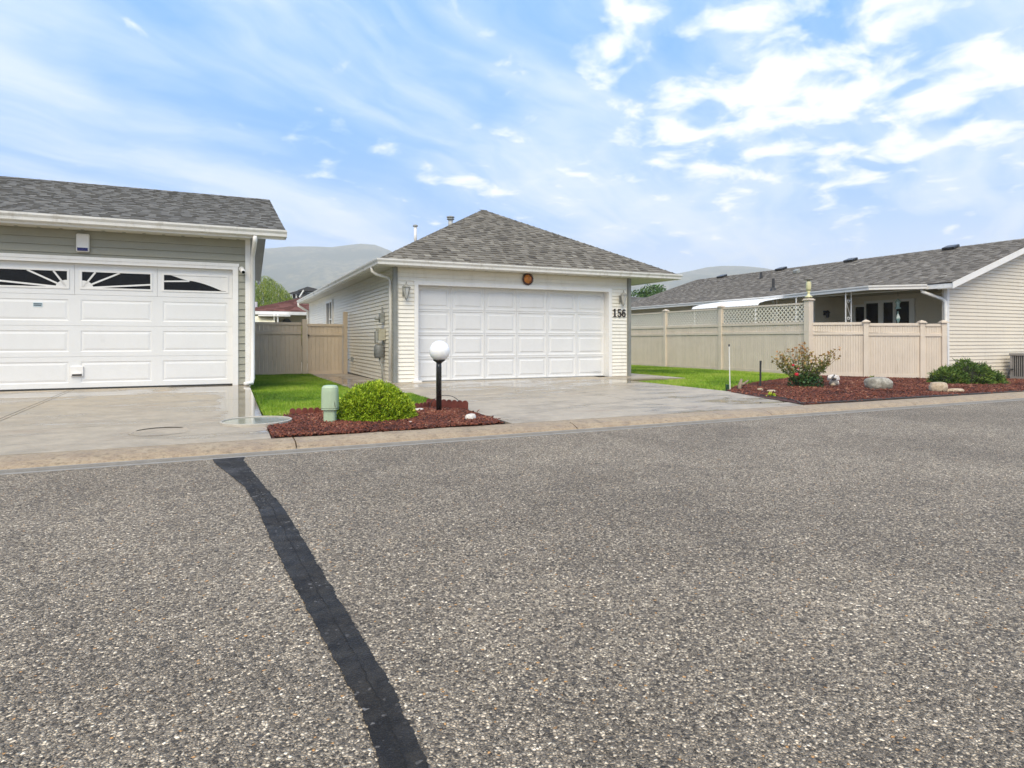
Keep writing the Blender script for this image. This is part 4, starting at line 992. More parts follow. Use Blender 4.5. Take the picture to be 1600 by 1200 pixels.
def post(root, x, y, z0, z1, hw, m, cap=True, d_=(1, 0)):
    X = Vector((*d_, 0)).normalized(); Y = Vector((-X.y, X.x, 0)); Z = Vector((0, 0, 1))
    o = MB().obox((x, y, (z0+z1)/2), X, Y, Z, hw, hw, (z1-z0)/2).build('post', m, root, bevel=.006)
    if cap:
        mb = MB().obox((x, y, z1+.012), X, Y, Z, hw+.035, hw+.035, .012).obox((x, y, z1+.034), X, Y, Z, hw+.016, hw+.016, .010)
        b = len(mb.v); c = Vector((x, y, z1+.044)); mb.v += [tuple(c+X*a*(hw+.012)+Y*e*(hw+.012)) for a, e in ((-1, -1), (1, -1), (1, 1), (-1, 1))]+[tuple(c+Z*.035)]
        for k in range(4): mb.f.append((b+k, b+(k+1) % 4, b+4)); mb.t.append(.5)
        mb.build('post_cap', m, o)
    return o
# left fence and gate
lf = thing('fence', (1.4, 18.55, .05), 'tan vinyl privacy fence across the passage between the two garages', 'fence')
fence_panel(lf, (.44, 18.55), (1.98, 18.50), .035, .035, FENCE, .11, H=1.50)
post(lf, 2.05, 18.42, .0, 1.62, .065, FENCE, False); post(lf, 3.20, 18.55, 0, 1.86, .06, FENCE, False)
gt = thing('gate', (2.65, 18.5, .05), 'tan vinyl garden gate beside the white side wall', 'gate')
fence_panel(gt, (2.14, 18.52), (3.12, 18.52), .04, .04, FENCE, .11, H=1.46)
MB().box(2.15, 2.19, 18.46, 18.49, 1.15, 1.19).build('latch', DARK, gt)
# right fence: lattice-topped run, then a lower run slanting to the house
rf_ = thing('fence', (14.65, 16, .05), 'beige vinyl fence with lattice top running back beside the lawn', 'fence')
gzf = lambda u, v: float(gz(u, np.float64(v)))
vs_ = [12.2, 15.5, 18.3, 21.1, 23.9]
for a, b in zip(vs_[:-1], vs_[1:]):
    fence_panel(rf_, (14.65, b-.06), (14.65, a+.06), gzf(14.65, b), gzf(14.65, a), FENCE2, .075, H=1.50, tall=2.03)
for v in vs_[1:]: post(rf_, 14.65, v, -.1, gzf(14.65, v)+2.05, .065, FENCE2)
cp = post(rf_, 14.63, 12.15, -.1, 2.13, .085, FENCE2)
lf2 = thing('fence', (16, 11.2, .05), 'low beige vinyl fence without lattice slanting to the corner of the cream house', 'fence')
P0, P1 = Vector((14.70, 12.12)), Vector((17.42, 10.32)); ts = [0.0, .355, .815, 1.0]
pts = []
for px, dd in ((1353, 16.64), (1440, 16.55), (1474, 16.5)):
    pts.append(orn(px, dd))
pp = [(14.70, 12.10)]+pts
for i in range(3):
    a, b = Vector(pp[i]), Vector(pp[i+1]); d_ = (b-a).normalized(); off0 = .02 if i == 0 else .06
    fence_panel(lf2, a+d_*off0, b-d_*.06, [.065, .03, .005][i], [.03, .005, -.005][i], FENCE2, .062, H=1.47)
    post(lf2, b.x, b.y, -.15, [1.51, 1.49, 1.49][i], .06, FENCE2, True, (d_.x, d_.y))
# finial lamp on the tall post
fl = thing('post_light', (14.63, 12.15, 2.2), 'pale yellow bottle-shaped garden light on top of the tall fence post', 'light')
CREAM = plain('cream_plastic', (.66, .62, .36), .35, .06, 5)
MB().lathe([(.10, 0), (.10, .03), (.045, .06), (.03, .13), (.055, .17)], (14.63, 12.15, 2.21), 12).build('base', CREAM, fl, smooth=True)
MB().lathe([(.050, .0), (.068, .08), (.070, .20), (.064, .27), (.03, .31), (.0, .32)], (14.63, 12.15, 2.38), 14).build('body', CREAM, fl, smooth=True)
MB().lathe([(.11, 0), (.115, .006), (.02, .012)], (14.63, 12.15, 2.695), 14).build('solar_cap', plain('olive_cap', (.14, .12, .06), .4), fl)

# ================================================================== SMALL THINGS
# globe lamp post
gl = thing('lamp_post', (2.57, 7.85, .1), 'black garden lamp post with a white globe on the mulch bed', 'lamp post')
MB().lathe([(.036, 0), (.036, .62), (.034, .70)], (2.565, 7.85, .06), 20).build('pole', BLACKP, gl, smooth=True)
MB().lathe([(.035, 0), (.045, .012), (.075, .03), (.082, .048), (.06, .05)], (2.57, 7.85, .745), 24).build('collar', BLACKP, gl, smooth=True)
MB().lathe([(.136*math.sin(R(a)), -.136*math.cos(R(a))) for a in range(24, 181, 6)], (2.575, 7.85, .905), 40).build('globe', GLOBE, gl, smooth=True)
# telecom pedestal
tp = thing('utility_pedestal', (1.11, 7.43, .09), 'pale green plastic utility pedestal beside the round bush', 'pedestal')
ang = R(-24)
def oval(w_, h_, z, n_=24, e=3.2):
    r = []
    for k in range(n_):
        t_ = 2*math.pi*k/n_; c, s_ = math.cos(t_), math.sin(t_); x = w_*math.copysign(abs(c)**(2/e), c); y = h_*math.copysign(abs(s_)**(2/e), s_)
        r.append((1.11+x*math.cos(ang)-y*math.sin(ang), 7.43+x*math.sin(ang)+y*math.cos(ang), z))
    return r
def loft(name, secs, m, parent):
    mb = MB(); n_ = len(secs[0])
    for s_ in secs: mb.v += s_
    for i in range(len(secs)-1):
        for k in range(n_): mb.f.append((i*n_+k, i*n_+(k+1) % n_, (i+1)*n_+(k+1) % n_, (i+1)*n_+k)); mb.t.append(.5)
    mb.f.append(tuple(range(n_))[::-1]); mb.f.append(tuple((len(secs)-1)*n_+k for k in range(n_))); mb.t += [.5, .5]
    return mb.build(name, m, parent, smooth=False)
loft('base', [oval(.070, .058, .03), oval(.071, .059, .245)], TELG, tp)
loft('cover', [oval(.094, .078, .245), oval(.095, .079, .25), oval(.092, .077, .46), oval(.088, .073, .50), oval(.074, .06, .522), oval(.04, .03, .528)], TELG, tp)
loft('seam', [oval(.0965, .080, .262), oval(.0965, .080, .266)], plain('seam_dark', (.07, .09, .06), .6), tp)
MB().tube([(1.145, 7.345, .36), (1.15, 7.338, .30), (1.158, 7.345, .265)], .003, 4).build('scratch', MATS['seam_dark'], tp)
# round concrete covers in the left driveway
def cover(x, y, r, z, label, rimh, m):
    t_ = thing('manhole_cover', (x, y, z), label, 'cover')
    MB().lathe([(r*.93, .0), (r*.93, rimh*.4), (0, rimh*.4)], (x, y, z-.0), 64).build('lid', m, t_)
    MB().lathe([(r*.935, -.03), (r*.935, rimh*.7), (r*.95, rimh), (r*.99, rimh), (r, rimh*.8), (r, -.03)], (x, y, z), 64).build('rim', CONC, t_)
WETC = plain('wet_cover', (.22, .225, .16), .10, .25, 4, dirt=((.33, .31, .22), .6))
cover(.335, 7.72, .385, .118, 'wet greenish round concrete cover straddling the driveway edge and the mulch', .016, WETC)
cv = thing('manhole_cover', (-.60, 7.36, .11), 'small sunken round cover in the left driveway near the kerb', 'cover')
def ringarc(r0, r1, a0, a1, cx, cy, zf, tilt=0, n_=40):
    mb = MB()
    for i in range(n_+1):
        a = R(a0+(a1-a0)*i/n_); e = math.sin(math.pi*i/n_)**.5; rr = r1-(r1-r0)*e
        mb.v += [(cx+r1*math.cos(a), cy+r1*math.sin(a), zf), (cx+rr*math.cos(a), cy+rr*math.sin(a), zf)]
    for i in range(n_): mb.f.append((2*i, 2*i+1, 2*i+3, 2*i+2)); mb.t.append(.5)
    return mb
zc_ = zl(7.36)
mb = MB(); n_ = 56; cx, cy, r = -.60, 7.36, .25
for (rr, dz_) in ((r+.035, .0015), (r+.006, .007), (r, .007), (r-.012, .0018), (0.001, .0018)):
    for k in range(n_): a = 2*math.pi*k/n_; y_ = cy+rr*math.sin(a); mb.v.append((cx+rr*math.cos(a), y_, zl(y_)+dz_))
for i in range(4):
    for k in range(n_): mb.f.append((i*n_+k, i*n_+(k+1) % n_, (i+1)*n_+(k+1) % n_, (i+1)*n_+k)); mb.t.append(.5)
mb.build('lid', MATS['concrete_left'], cv)
mb = ringarc(r-.028, r-.002, 35, 160, cx, cy, 0); mb.v = [(x, y, zl(y)+.008) for x, y, z in mb.v]; mb.build('gap', plain('recess_shade', (.025, .02, .015), .8), cv)  # dark crescent laid on the lid, painting the shadow of its sunken back edge

# scalloped edging behind the left bed
ed = thing('garden_edging', (1.8, 8.3, .1), 'dark red scalloped edging along the back of the left mulch bed', 'edging')
def scallop(x, y, a, s=1.0, zb=.05):
    d_ = Vector((math.cos(a), math.sin(a), 0)); w_ = .036*s
    pts = [(-w_, 0), (w_, 0), (w_, .105*s)]+[(w_*math.cos(R(b_)), .105*s+w_*.9*math.sin(R(b_))) for b_ in range(20, 161, 20)]+[(-w_, .105*s)]
    MB().prism(pts, (x, y, zb), d_, (0, 0, 1), d_.cross(Vector((0, 0, 1))), .014).build('scallop', TERRA, ed)
x = .78
while x < 1.36: scallop(x, 8.30+.006*math.sin(x*9), 0); x += .074
x = 2.02
while x < 2.42: scallop(x, 8.28, 0.02); x += .074
for i in range(3): scallop(2.45+.066*i, 8.30+.05*i, .65, 1.0)
for i in range(8): scallop(2.63+.052*i, 8.50-.072*i if i > 0 else 8.48, -.95, 1.25)
def edging(name, pts, h, label):
    mb = MB().sweep([(x, y, gzf(x, y)-.03) for x, y in pts], [(-.007, 0), (.007, 0), (.010, h), (0, h+.012), (-.010, h)])
    o = mb.build(name, plain('edging_black', (.035, .028, .024), .5, .3), smooth=False); setp(o, label, 'edging'); return o
edging('lawn_edging', [(2.975, 8.0), (2.955, 7.3), (2.915, 6.515)], .035, 'black strip edging between the left mulch bed and the central driveway')
edging('lawn_edging', [(8.60, 8.95), (8.44, 8.6), (8.28, 7.8), (8.16, 7.15), (8.0, 6.85), (7.78, 6.60), (8.1, 6.52), (10, 6.515), (14, 6.515)], .045, 'black strip edging round the right mulch bed beside driveway and kerb')
hp = MB().tube([(2.62+.20*math.cos(R(a))*1.0, 8.12-.10*math.cos(R(a)), .10+.19*math.sin(R(a))) for a in range(0, 181, 10)], .0045, 5).build('wire_hoop', DARK)
hp.location = (.14, .03, 0); setp(hp, 'thin dark wire hoop arching behind the lamp post', 'hoop')

# stones
def rock(x, y, rx, ry, rz_, m, label, group=None, seed=0, rot=0, sink=.25, name='stone', z=None, rough=1.0):
    import bmesh
    bm = bmesh.new(); bmesh.ops.create_icosphere(bm, subdivisions=4 if rx > .12 else 3, radius=1)
    for v in bm.verts:
        p = v.co.copy(); n1 = mnoise.noise(p*1.1+Vector((seed, 0, 0))); n2 = mnoise.noise(p*2.7+Vector((0, seed, 0))); n3 = mnoise.noise(p*7+Vector((0, seed, 9)))
        q = p*(1+.22*rough*n1+.12*rough*n2+.035*n3)
        if q.z > .62: q.z = .62+(q.z-.62)*.35
        v.co = Vector((q.x*rx, q.y*ry, q.z*rz_))
    me = bpy.data.meshes.new(name); bm.to_mesh(me); bm.free(); me.materials.append(m); me.polygons.foreach_set('use_smooth', [True]*len(me.polygons))
    o = bpy.data.objects.new(name, me); C.objects.link(o); g = gzf(x, y) if z is None else z
    o.location = (x, y, g+rz_*(1-sink)*.75); o.rotation_euler = (0, 0, rot); return setp(o, label, 'rock', group)
rock(11.44, 7.92, .25, .20, .18, ST_GREY, 'large flat grey boulder lying on the right mulch bed', seed=3, rot=-.4, name='boulder', rough=.45)
rock(11.92, 7.10, .17, .13, .135, ST_TAN, 'rounded tan stone near the kerb on the right mulch bed', seed=5, rot=-.3, rough=.5)
rock(12.13, 6.93, .15, .08, .05, ST_TAN, 'flat pale stone right of the rounded tan stone', seed=8, rot=-.3)
rock(2.655, 6.92, .075, .055, .06, ST_WHITE, 'white stone on the left mulch bed nearest the kerb', seed=11, rot=.4)
rock(2.33, 8.06, .095, .04, .035, ST_WHITE, 'long flat pale stone left of the lamp post', seed=12, rot=.1)
rock(2.82, 7.02, .022, .02, .018, ST_WHITE, 'tiny pale pebble right of the white stone', seed=14)
rock(2.74, 6.93, .02, .018, .014, ST_WHITE, 'tiny pale pebble touching the white stone', seed=18)
rock(1.93, 6.98, .03, .02, .016, ST_WHITE, 'small pale pebble in front of the lime bush', seed=15)
rock(2.55, 7.32, .018, .016, .014, ST_WHITE, 'tiny pale pebble in front of the lamp post', seed=17)
rock(9.10, 8.62, .055, .04, .04, ST_TAN, 'small round tan stone below the black stake', seed=21)
rock(9.10, 8.36, .085, .045, .03, ST_TAN, 'small flat tan stone in front of the round one', seed=22, rot=-.4)
rock(12.85, 10.0, .16, .10, .11, ST_WHITE, 'pale stone beside the rose bush near the low fence', seed=25)
rock(.62, 1.5, .001, .001, .001, ST_WHITE, 'x', seed=1) if False else None
# white stake, black stake, green marker, driftwood, figurine, weed
o = MB().tube([(8.66, 8.93, .05), (8.80, 9.10, .92)], [.011, .009], 8).build('garden_stake', plain('stake_white', (.62, .60, .54), .5, .1, 20)); setp(o, 'leaning white garden stake at the corner of the lawn', 'stake')
MB().tube([(8.80, 9.10, .92), (8.803, 9.104, .96)], [.012, .016], 8).build('stake_tip', DARK, o)
o = MB().tube([(9.93, 9.40, .02), (9.93, 9.40, .50), (9.935, 9.40, .62)], [.02, .018, .022], 8).build('garden_stake', DARK); setp(o, 'upright black stake left of the rose bush', 'stake')
o = MB().box(8.56, 8.61, 8.90, 8.95, .05, .21).build('edging_stake', plain('stake_green', (.012, .05, .02), .45), bevel=.006); setp(o, 'short dark green stake beside the leaning white stake', 'stake')
mb = MB(); mb.tube([(9.08, 9.12, .06), (9.13, 9.16, .16), (9.22, 9.20, .27)], [.035, .04, .022], 8); mb.tube([(9.13, 9.16, .14), (9.20, 9.10, .20), (9.30, 9.10, .26)], [.03, .026, .012], 7)
o = mb.build('driftwood', WOOD, smooth=True); setp(o, 'forked piece of driftwood beside the leaning white stake', 'wood')
fg = thing('garden_figurine', (11.55, 8.95, .09), 'small grey and white garden figurine right of the rose bush', 'figurine')
FUR = plain('figurine_fur', (.20, .18, .16), .7, .6, 22, .5, 60)
MB().lathe([(.06, 0), (.12, .03), (.13, .10), (.09, .17), (.05, .20)], (11.50, 8.95, .08), 12).build('body', FUR, fg, smooth=True)
MB().lathe([(.02, 0), (.065, .03), (.07, .08), (.04, .13), (.0, .14)], (11.45, 8.90, .25), 12).build('head', FUR, fg, smooth=True)
MB().tube([(11.42, 8.84, .34), (11.39, 8.80, .32)], [.05, .02], 8).build('muzzle', ST_WHITE, fg, smooth=True)
mb = MB(); mb.tube([(11.43, 8.88, .36), (11.42, 8.88, .42)], [.025, .006], 6); mb.tube([(11.48, 8.92, .36), (11.50, 8.92, .42)], [.025, .006], 6); mb.build('ears', DARK, fg)
MB().tube([(11.58, 8.95, .12), (11.68, 8.95, .14), (11.72, 8.97, .22)], [.04, .035, .015], 8).build('tail', ST_WHITE, fg, smooth=True)
MB().tube([(11.36, 8.80, .11), (11.26, 8.78, .15), (11.2, 8.8, .12)], [.04, .05, .03], 8).build('paw', ST_TAN, fg, smooth=True)
fg.scale = (.72, .72, .72)

# ================================================================== VEGETATION
def bush(name, c, rx, ry, rz_, nclump, per, ll, lw, m, label, seed, lump=.16, cl=.05, zb=None, droop=0, squash=.62):
    """needle tufts spread over the surface and inner shell of an uneven mound"""
    rt = thing(name, c, label, 'shrub'); c = np.array(c)
    d_ = rand_dirs(nclump*2); d_ = d_[d_[:, 2] > -.25][:nclump]; k = len(d_)
    nz = np.array([mnoise.noise(Vector(v)*2.1+Vector((seed, 0, 0)))+.5*mnoise.noise(Vector(v)*5+Vector((0, seed, 0))) for v in d_])
    r = (1+lump*nz)*(1-.22*rng.random(k)**2)
    P = c+d_*np.array([rx, ry, rz_])*r[:, None]; P[:, 2] = np.maximum(P[:, 2], c[2]+.02)
    nrm = unit(d_/np.array([rx, ry, rz_])); ax = unit(nrm+np.array([0, 0, .35-droop])+rng.normal(0, .3, (k, 3)))
    A = np.repeat(P, per, 0)+rng.normal(0, cl*.5, (k*per, 3)); ax2 = np.repeat(ax, per, 0)
    D_ = unit(ax2+rng.normal(0, .55, (k*per, 3))); U_ = unit(np.cross(D_, rand_dirs(k*per)))
    dep = np.repeat((r-.8)/.35, per); tone = np.clip(.22+.26*rng.random(k*per)+np.repeat(rng.normal(0, .16, k), per)+.30*dep, 0, 1)  # deeper tufts get darker tones, painting the shade between sprigs
    A = A+D_*ll*.3
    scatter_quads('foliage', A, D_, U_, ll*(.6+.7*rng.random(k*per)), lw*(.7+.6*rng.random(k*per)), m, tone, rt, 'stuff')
    # dark woody core so no light passes straight through
    mb = MB(); mb.lathe([(rx*.3, 0), (rx*.78, rz_*.12), (rx*.80, rz_*.4), (rx*.55, rz_*.72), (rx*.15, rz_*.84)], (0, 0, 0), 16)
    mb.v = [(c[0]+x, c[1]+y*ry/rx, c[2]+z) for x, y, z in mb.v]; mb.build('branches', plain('branch_dark', (.02, .022, .01), .9, .4, 30), rt)
    return rt
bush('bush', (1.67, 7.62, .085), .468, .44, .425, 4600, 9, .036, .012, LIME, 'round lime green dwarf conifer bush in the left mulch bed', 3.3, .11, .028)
rt = thing('bush', (15.2, 8.5, .06), 'wide dark green mugo pine bush in front of the low fence and cream wall', 'shrub')
def bush_part(rt, c, rx, ry, rz_, n_, per, ll, lw, m, seed):
    r0 = bush('tmp', c, rx, ry, rz_, n_, per, ll, lw, m, 'tmp', seed, .20, .05)
    for ch in list(r0.children): attach(ch, rt)
    bpy.data.objects.remove(r0)
bush_part(rt, (15.25, 8.42, .03), .55, .42, .52, 900, 8, .07, .018, PINEG, 1.5)
bush_part(rt, (14.70, 8.50, .03), .45, .36, .36, 650, 8, .07, .018, PINEG, 4.5)
bush_part(rt, (15.80, 8.40, .03), .42, .36, .33, 600, 8, .07, .018, PINEG, 8.5)

# rose bush
def rose():
    c = np.array([10.62, 8.95, .09]); rt = thing('rose_bush', tuple(c), 'leafy rose bush with bronze tips and a few red blooms on the right mulch bed', 'shrub')
    fw = np.array([sA, cA, 0]); rtv = np.array([cA, -sA, 0])
    specs = []
    r_ = random.Random(5)
    for i in range(34):
        lat = r_.uniform(-.55, .62); dep = r_.uniform(-.3, .3); h = (.84-.45*abs(lat)**1.1+r_.uniform(-.16, .08)); specs.append((lat, dep, h))
    specs += [(.72, 0, .78), (.62, .1, .70), (.70, -.05, .62), (-.50, 0, .68), (-.54, .1, .58), (-.02, 0, .90), (.05, .05, .88), (-.08, -.05, .87)]
    st = MB(); LP, LD, LL, LT = [], [], [], []
    for lat, dep, h in specs:
        p0 = c+rtv*lat*.12+fw*dep*.2; p3 = c+rtv*lat+fw*dep+np.array([0, 0, h]); mid = c+rtv*lat*.45+fw*dep*.5+np.array([0, 0, h*.5])+np.array([r_.uniform(-.03, .03) for _ in range(3)])
        ptsb = [(1-t_)**2*p0+2*t_*(1-t_)*mid+t_*t_*p3 for t_ in np.linspace(0, 1, 8)]
        st.tube([tuple(p) for p in ptsb], [.008-.0008*i for i in range(8)], 5)
        for k in range(20):
            t_ = r_.uniform(.18, 1); b = (1-t_)**2*p0+2*t_*(1-t_)*mid+t_*t_*p3; dd = np.array([r_.gauss(0, 1), r_.gauss(0, 1), r_.gauss(.3, .6)]); dd /= np.linalg.norm(dd)
            for q in range(3):
                d2 = dd+np.array([r_.gauss(0, .5) for _ in range(3)]); d2 /= np.linalg.norm(d2)
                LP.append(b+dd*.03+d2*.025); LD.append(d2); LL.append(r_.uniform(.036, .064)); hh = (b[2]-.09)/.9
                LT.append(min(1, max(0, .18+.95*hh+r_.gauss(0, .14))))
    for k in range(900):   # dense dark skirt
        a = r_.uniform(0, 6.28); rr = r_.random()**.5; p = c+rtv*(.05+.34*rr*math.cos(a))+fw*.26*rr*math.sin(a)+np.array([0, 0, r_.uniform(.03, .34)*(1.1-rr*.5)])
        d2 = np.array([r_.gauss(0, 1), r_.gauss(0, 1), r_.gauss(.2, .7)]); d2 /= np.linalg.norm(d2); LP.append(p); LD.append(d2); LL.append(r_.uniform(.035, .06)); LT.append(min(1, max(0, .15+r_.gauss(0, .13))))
    LP, LD, LL, LT = map(np.array, (LP, LD, LL, LT)); U_ = unit(np.cross(LD, rand_dirs(len(LD))))
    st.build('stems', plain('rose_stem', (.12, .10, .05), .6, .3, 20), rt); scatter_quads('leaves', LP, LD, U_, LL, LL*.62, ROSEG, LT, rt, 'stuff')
    RED = plain('rose_red', (.55, .015, .03), .5, .3, 60)
    for lat, dep, z, r in ((-.27, -.30, .36, .042), (-.30, -.22, .54, .030), (-.22, -.26, .47, .018)):
        p = c+rtv*lat+fw*dep+np.array([0, 0, z-.09]); n_ = 90
        d_ = rand_dirs(n_); d_[:, 2] = np.abs(d_[:, 2])-.2; d_ = unit(d_); q = p+d_*r*(.4+.6*rng.random((n_, 1))); U_ = unit(np.cross(d_, rand_dirs(n_)))
        scatter_quads('bloom', q, U_, unit(np.cross(U_, d_)), np.full(n_, r*.9), np.full(n_, r*.8), RED, np.full(n_, .5), rt)
rose()
def weed(x, y, label, n_, s, m=LIME):
    a = rng.uniform(0, 6.28, n_); el = rng.uniform(.2, 1.2, n_); d_ = np.stack([np.cos(a)*np.cos(el), np.sin(a)*np.cos(el), np.sin(el)], 1)
    P = np.array([x, y, gzf(x, y)])+d_*s*.5; U_ = unit(np.cross(d_, rand_dirs(n_)))
    o = scatter_quads('weed', P, d_, U_, s*(.6+.6*rng.random(n_)), np.full(n_, s*.28), m, np.clip(rng.normal(.6, .2, n_), 0, 1)); setp(o, label, 'weed')
weed(8.30, 7.62, 'small yellow-green weed at the edge of the central driveway', 26, .10)
weed(9.62, 13.9, 'small dark weed tuft behind the corner of garage 156', 24, .16, PINEG)
for (px, d_, q) in ((1232, 16.9, 1), (1365, 16.2, 2), (1430, 16.1, 3)):
    u, v = orn(px, d_)
weed(*orn(1362, 16.3), 'tiny weed at the foot of the low fence', 16, .10, PINEG)

# trees far behind
def tree(name, c, R_, H_, trunk, m, label, n_, leaf, seed, squash=1.0, trunk_h=1.5):
    rt = thing(name, c, label, 'tree'); c = np.array(c, float); lobes = []
    r_ = random.Random(seed)
    for i in range(13): a = r_.uniform(0, 6.28); rr = r_.uniform(0, .62)*R_; lobes.append((c+np.array([rr*math.cos(a), rr*math.sin(a), trunk_h+H_*r_.uniform(.25, .85)]), R_*r_.uniform(.28, .48)))
    P, T_ = [], []
    per = n_//len(lobes)
    for lc, lr in lobes:
        d_ = rand_dirs(per); r0 = lr*(.72+.4*rng.random((per, 1))); P.append(lc+d_*r0*np.array([1, 1, squash])); T_.append(np.clip(.45+.3*d_[:, 2]*.4+rng.normal(0, .18, per)+r_.gauss(0, .1), 0, 1))
    P = np.concatenate(P); T_ = np.concatenate(T_); D_ = rand_dirs(len(P)); U_ = unit(np.cross(D_, rand_dirs(len(P))))
    scatter_quads('crown', P, D_, U_, np.full(len(P), leaf), np.full(len(P), leaf*.7), m, T_, rt, 'stuff')
    mb = MB().tube([tuple(c), tuple(c+np.array([.1, 0, trunk_h+H_*.3])), tuple(c+np.array([0, .1, trunk_h+H_*.75]))], [trunk, trunk*.7, trunk*.2], 8)
    for lc, lr in lobes[:7]: mb.tube([tuple(c+np.array([0, 0, trunk_h*.9])), tuple((c+np.array([0, 0, trunk_h+H_*.3])+lc)/2), tuple(lc)], [trunk*.5, trunk*.35, .04], 6)
    mb.build('trunk', plain('bark', (.09, .07, .05), .9, .4, 6), rt); return rt
def willow():
    D0 = 60; c = np.array([*orn(404, D0), -.1]); rt = thing('willow_tree', tuple(c), 'bright green weeping willow behind the red-roofed house, left background', 'tree')
    P, D_, T_ = [], [], []; fw = np.array([sA, cA, 0]); r_ = random.Random(2); RX, HT = 3.6, 7.35
    for i in range(520):
        a = r_.uniform(0, 6.28); rr = r_.random()**.45; top = HT*(1-.42*rr**2.2)+.35*mnoise.noise(Vector((math.cos(a)*rr*4, math.sin(a)*rr*4, 1)))
        x0, y0 = RX*rr*math.cos(a), RX*rr*math.sin(a); ln = r_.uniform(1.6, 4.5); k = int(ln/.085); ph = r_.gauss(0, .1); tn = r_.gauss(0, .13); sw = r_.uniform(.3, .7)
        for j in range(k):
            t_ = j*.085; z = top-t_
            if z < .3: break
            o_ = 1+.12*(1-math.exp(-t_*1.5))
            P.append(c+np.array([x0*o_+r_.gauss(0, .06), y0*o_+r_.gauss(0, .06), z])); D_.append([r_.gauss(0, .18)+ph, r_.gauss(0, .18), -1 if t_ > .25 else r_.gauss(0, .5)])
            T_.append(min(1, max(0, .68-.11*t_+tn+r_.gauss(0, .1))))
    P, D_, T_ = np.array(P), unit(np.array(D_)), np.array(T_); U_ = unit(np.cross(D_, rand_dirs(len(P))))
    scatter_quads('crown', P, D_, U_, .2+.12*rng.random(len(P)), np.full(len(P), .05), WILLOWG, T_, rt, 'stuff')
    mb = MB().tube([tuple(c), tuple(c+np.array([.1, 0, 2.2])), tuple(c+np.array([0, 0, 5.2]))], [.35, .26, .1], 8)
    for i in range(7): a = i*.9; mb.tube([tuple(c+np.array([0, 0, 2.0])), tuple(c+np.array([math.cos(a)*1.2, math.sin(a)*1.2, 4.2])), tuple(c+np.array([math.cos(a)*2.3, math.sin(a)*2.3, 4.9]))], [.16, .1, .04], 6)
    mb.build('trunk', plain('bark', (.09, .07, .05), .9, .4, 6), rt)
willow()
tree('tree', (*orn(1012, 62), -.1), 2.6, 5.1, .18, TREEG, 'dark green tree beyond the grey roof, between garage 156 and the long house', 9000, .2, 4, 1.0, 1.4)
tree('tree', (*orn(990, 64), -.1), 1.6, 4.3, .15, TREEG, 'smaller green tree behind the right corner of garage 156', 4500, .2, 9, 1.0, 1.2)
tree('tree', (*orn(474, 31), -.1), .55, 1.25, .05, LIME, 'young green tree in front of the red-roofed house', 2500, .09, 6, 1.0, .6)
# ================================================================== BACKGROUND HOUSES
def hip_house(rt, u0, u1, v0, v1, zb, ze, pt, wallm, roofm, oh=.4, seed=1, e=.22):
    MB().box(u0, u1, v0, v1, zb, ze-.10).build('wall', wallm, rt)
    a, b, c, d_ = u0-oh, u1+oh, v0-oh, v1+oh; W = min(b-a, d_-c)/2; zr = ze+W*pt; cs, sn = 1/math.sqrt(1+pt*pt), pt/math.sqrt(1+pt*pt)
    if b-a > d_-c: r1, r2 = (a+W, (c+d_)/2, zr), (b-W, (c+d_)/2, zr); fs = [(0, 1, 5, 4), (1, 2, 5), (2, 3, 4, 5), (3, 0, 4)]
    else: r1, r2 = ((a+b)/2, c+W, zr), ((a+b)/2, d_-W, zr); fs = [(0, 1, 4), (1, 2, 5, 4), (2, 3, 5), (3, 0, 4, 5)]
    rf = MB().add([(a, c, ze), (b, c, ze), (b, d_, ze), (a, d_, ze), r1, r2], fs+[(3, 2, 1, 0)]).build('roof', MATS['deck_dark'], rt)
    mb = MB(); sl = W/cs
    shingle_face(mb, (a, c-.01, ze), (1, 0, 0), (0, cs, sn), (0, -sn, cs), lambda s: s*cs, lambda s: (b-a)-s*cs, sl, seed=seed, tmin=.4, tmax=1.0, e=e, tk=.02)
    shingle_face(mb, (a-.01, d_, ze), (0, -1, 0), (cs, 0, sn), (-sn, 0, cs), lambda s: s*cs, lambda s: (d_-c)-s*cs, sl, seed=seed+1, tmin=.4, tmax=1.0, e=e, tk=.02)
    mb.build('shingles', roofm, rf, kind='stuff', tone=True)
    MB().sweep([(a-.02, d_, ze), (a-.02, c-.02, ze), (b+.02, c-.02, ze), (b+.02, d_, ze)], [(-.01, -.20), (.05, -.20), (.08, -.02), (-.01, -.02)]).build('gutter', TRIM, rf)
    MB().box(a+.03, b-.03, c+.03, d_-.03, ze-.20, ze-.19).build('soffit', SOFFIT, rf); return rf
h = thing('house', (6, 38, -.1), 'low house with red-brown hip roof behind the tan fence', 'house')
rfh = hip_house(h, 1.9, 15, 38.9, 50, -.2, 2.66, .29, plain('wall_tan', (.42, .35, .24), .6), ROOF_RED, 1.0, 31)
MB().box(1.7, 3.35, 36.9, 37.85, 2.34, 2.40).build('carport_panel', TRIM, h)
MB().add([(-.5, 35.8, 1.55), (2.55, 35.8, 1.55), (2.55, 37.7, 2.36), (-.5, 37.7, 2.36), (-.5, 35.8, 1.5), (2.55, 35.8, 1.5), (2.55, 37.7, 2.31), (-.5, 37.7, 2.31)],
         [(0, 1, 2, 3), (7, 6, 5, 4), (0, 4, 5, 1), (1, 5, 6, 2), (2, 6, 7, 3), (3, 7, 4, 0)]).build('awning', plain('awning_cream', (.68, .64, .48), .5), h, label='cream sloping awning')
for px in (428.5, 434): MB().tube([(*orn(px, 34.8), -.1), (*orn(px, 34.8), 2.5)], .05, 6).build('porch_post', TRIM, h)
ux_, vx_ = orn(450, 35.9)
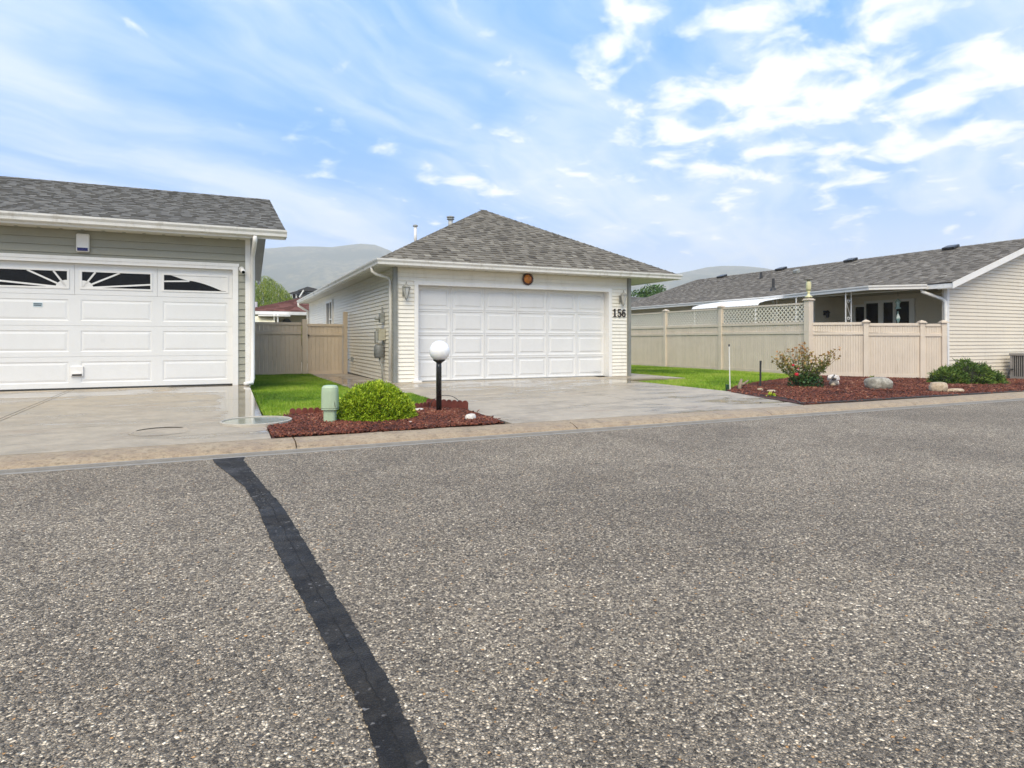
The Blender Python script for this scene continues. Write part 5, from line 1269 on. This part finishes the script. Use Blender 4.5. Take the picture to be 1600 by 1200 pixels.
MB().tube([(ux_, 38.85, 2.05), (ux_, 38.78, 2.05)], .24, 12).build('wreath', DARK, h, label='dark round wreath on the porch wall')
MB().box(ux_-1.4, ux_-.3, 38.82, 38.88, 1.2, 2.2).build('window', plain('wall_tan_dark', (.27, .22, .14), .5), h)
MB().tube([(*orn(398, 39), 2.6), (*orn(398, 39), 3.4)], .16, 8).build('flue', TRIM, rfh)
# grey modern house on the slope
h = thing('house', (*orn(467, 95), 0), 'grey two-storey house with dark roofs on the slope, left background', 'house')
gc = Vector((*orn(467, 95), 0)); X = Vector((cA, -sA, 0)); Y = Vector((sA, cA, 0)); Z = Vector((0, 0, 1))
GW = plain('wall_greyhouse', (.20, .19, .18), .7); GR = plain('roof_slate', (.045, .045, .05), .8)
def gb(nm, x0, x1, y, z0, z1, m, par, dpt=3.0): return MB().obox(gc+X*((x0+x1)/2)+Y*(y+dpt/2)+Z*((z0+z1)/2), X, Y, Z, (x1-x0)/2, dpt/2, (z1-z0)/2).build(nm, m, par)
w_ = gb('wall', -1.3, 5.0, .6, -1, 8.35, GW, h, 5); gb('wing', -2.0, 2.0, 0, -1, 7.2, plain('wall_greyhouse_b', (.26, .25, .23), .7), h)
def slope(nm, x0, x1, xr, y, z0, zr, dpt, par):
    p = gc+Y*y; MB().prism([(x0, z0), (x1, z0), (x1, z0+.15), (xr, zr), (x0, z0+.15)], p, X, Z, Y, dpt).build(nm, GR, par)
slope('roof', -.2, 3.6, 1.3, .0, 8.4, 9.1, 6, h); slope('roof', -1.6, 1.2, .4, .3, 8.0, 8.7, 4, h)
slope('roof', -2.2, 3.2, .5, -.6, 7.15, 7.3, 4, h)
for (x, z) in ((-1.15, 7.35), (-.5, 7.35), (1.2, 7.5), (1.9, 7.5), (2.6, 7.5)):
    f = gb('window', x-.05, x+.55, .52, z-.05, z+.75, TRIM, h, .08); gb('pane', x+.03, x+.47, .48, z+.03, z+.67, GLASS, f, .05)
MB().obox(gc+X*.45+Y*(-.1)+Z*8.0, (X+Z*1.6).normalized(), Y, (Z-X*.6).normalized(), .6, .12, .1).build('gable_board', TRIM, h)
# grey roof beyond the lattice fence
h = thing('house', (30, 40, -.1), 'distant house with plain grey roof seen between garage 156 and the long house', 'house')
rfh = hip_house(h, 24.6, 37, 36.5, 47, -.2, 2.62, .33, SIDE_TAN, ROOF_LEFT, .4, 41)
MB().obox((*orn(1010, 44.6), 3.72), (1, 0, 0), (0, 1, .33), (0, -.33, 1), .25, .2, .06).build('roof_vent', DARK, rfh)

# ================================================================== HAZE
hzm = bpy.data.materials.new('haze_air'); hzm.use_nodes = True; t = NT(hzm.node_tree)
pv = t.n('VolumePrincipled', {'Color': (1, .975, .94, 1), 'Density': .00042, 'Anisotropy': .0})
t.t.links.new(pv.outputs[0], t.n('OutputMaterial').inputs['Volume'])
MB().box(-4200, 4200, -4200, 4200, -3.2, 420).build('haze', hzm, kind='stuff')
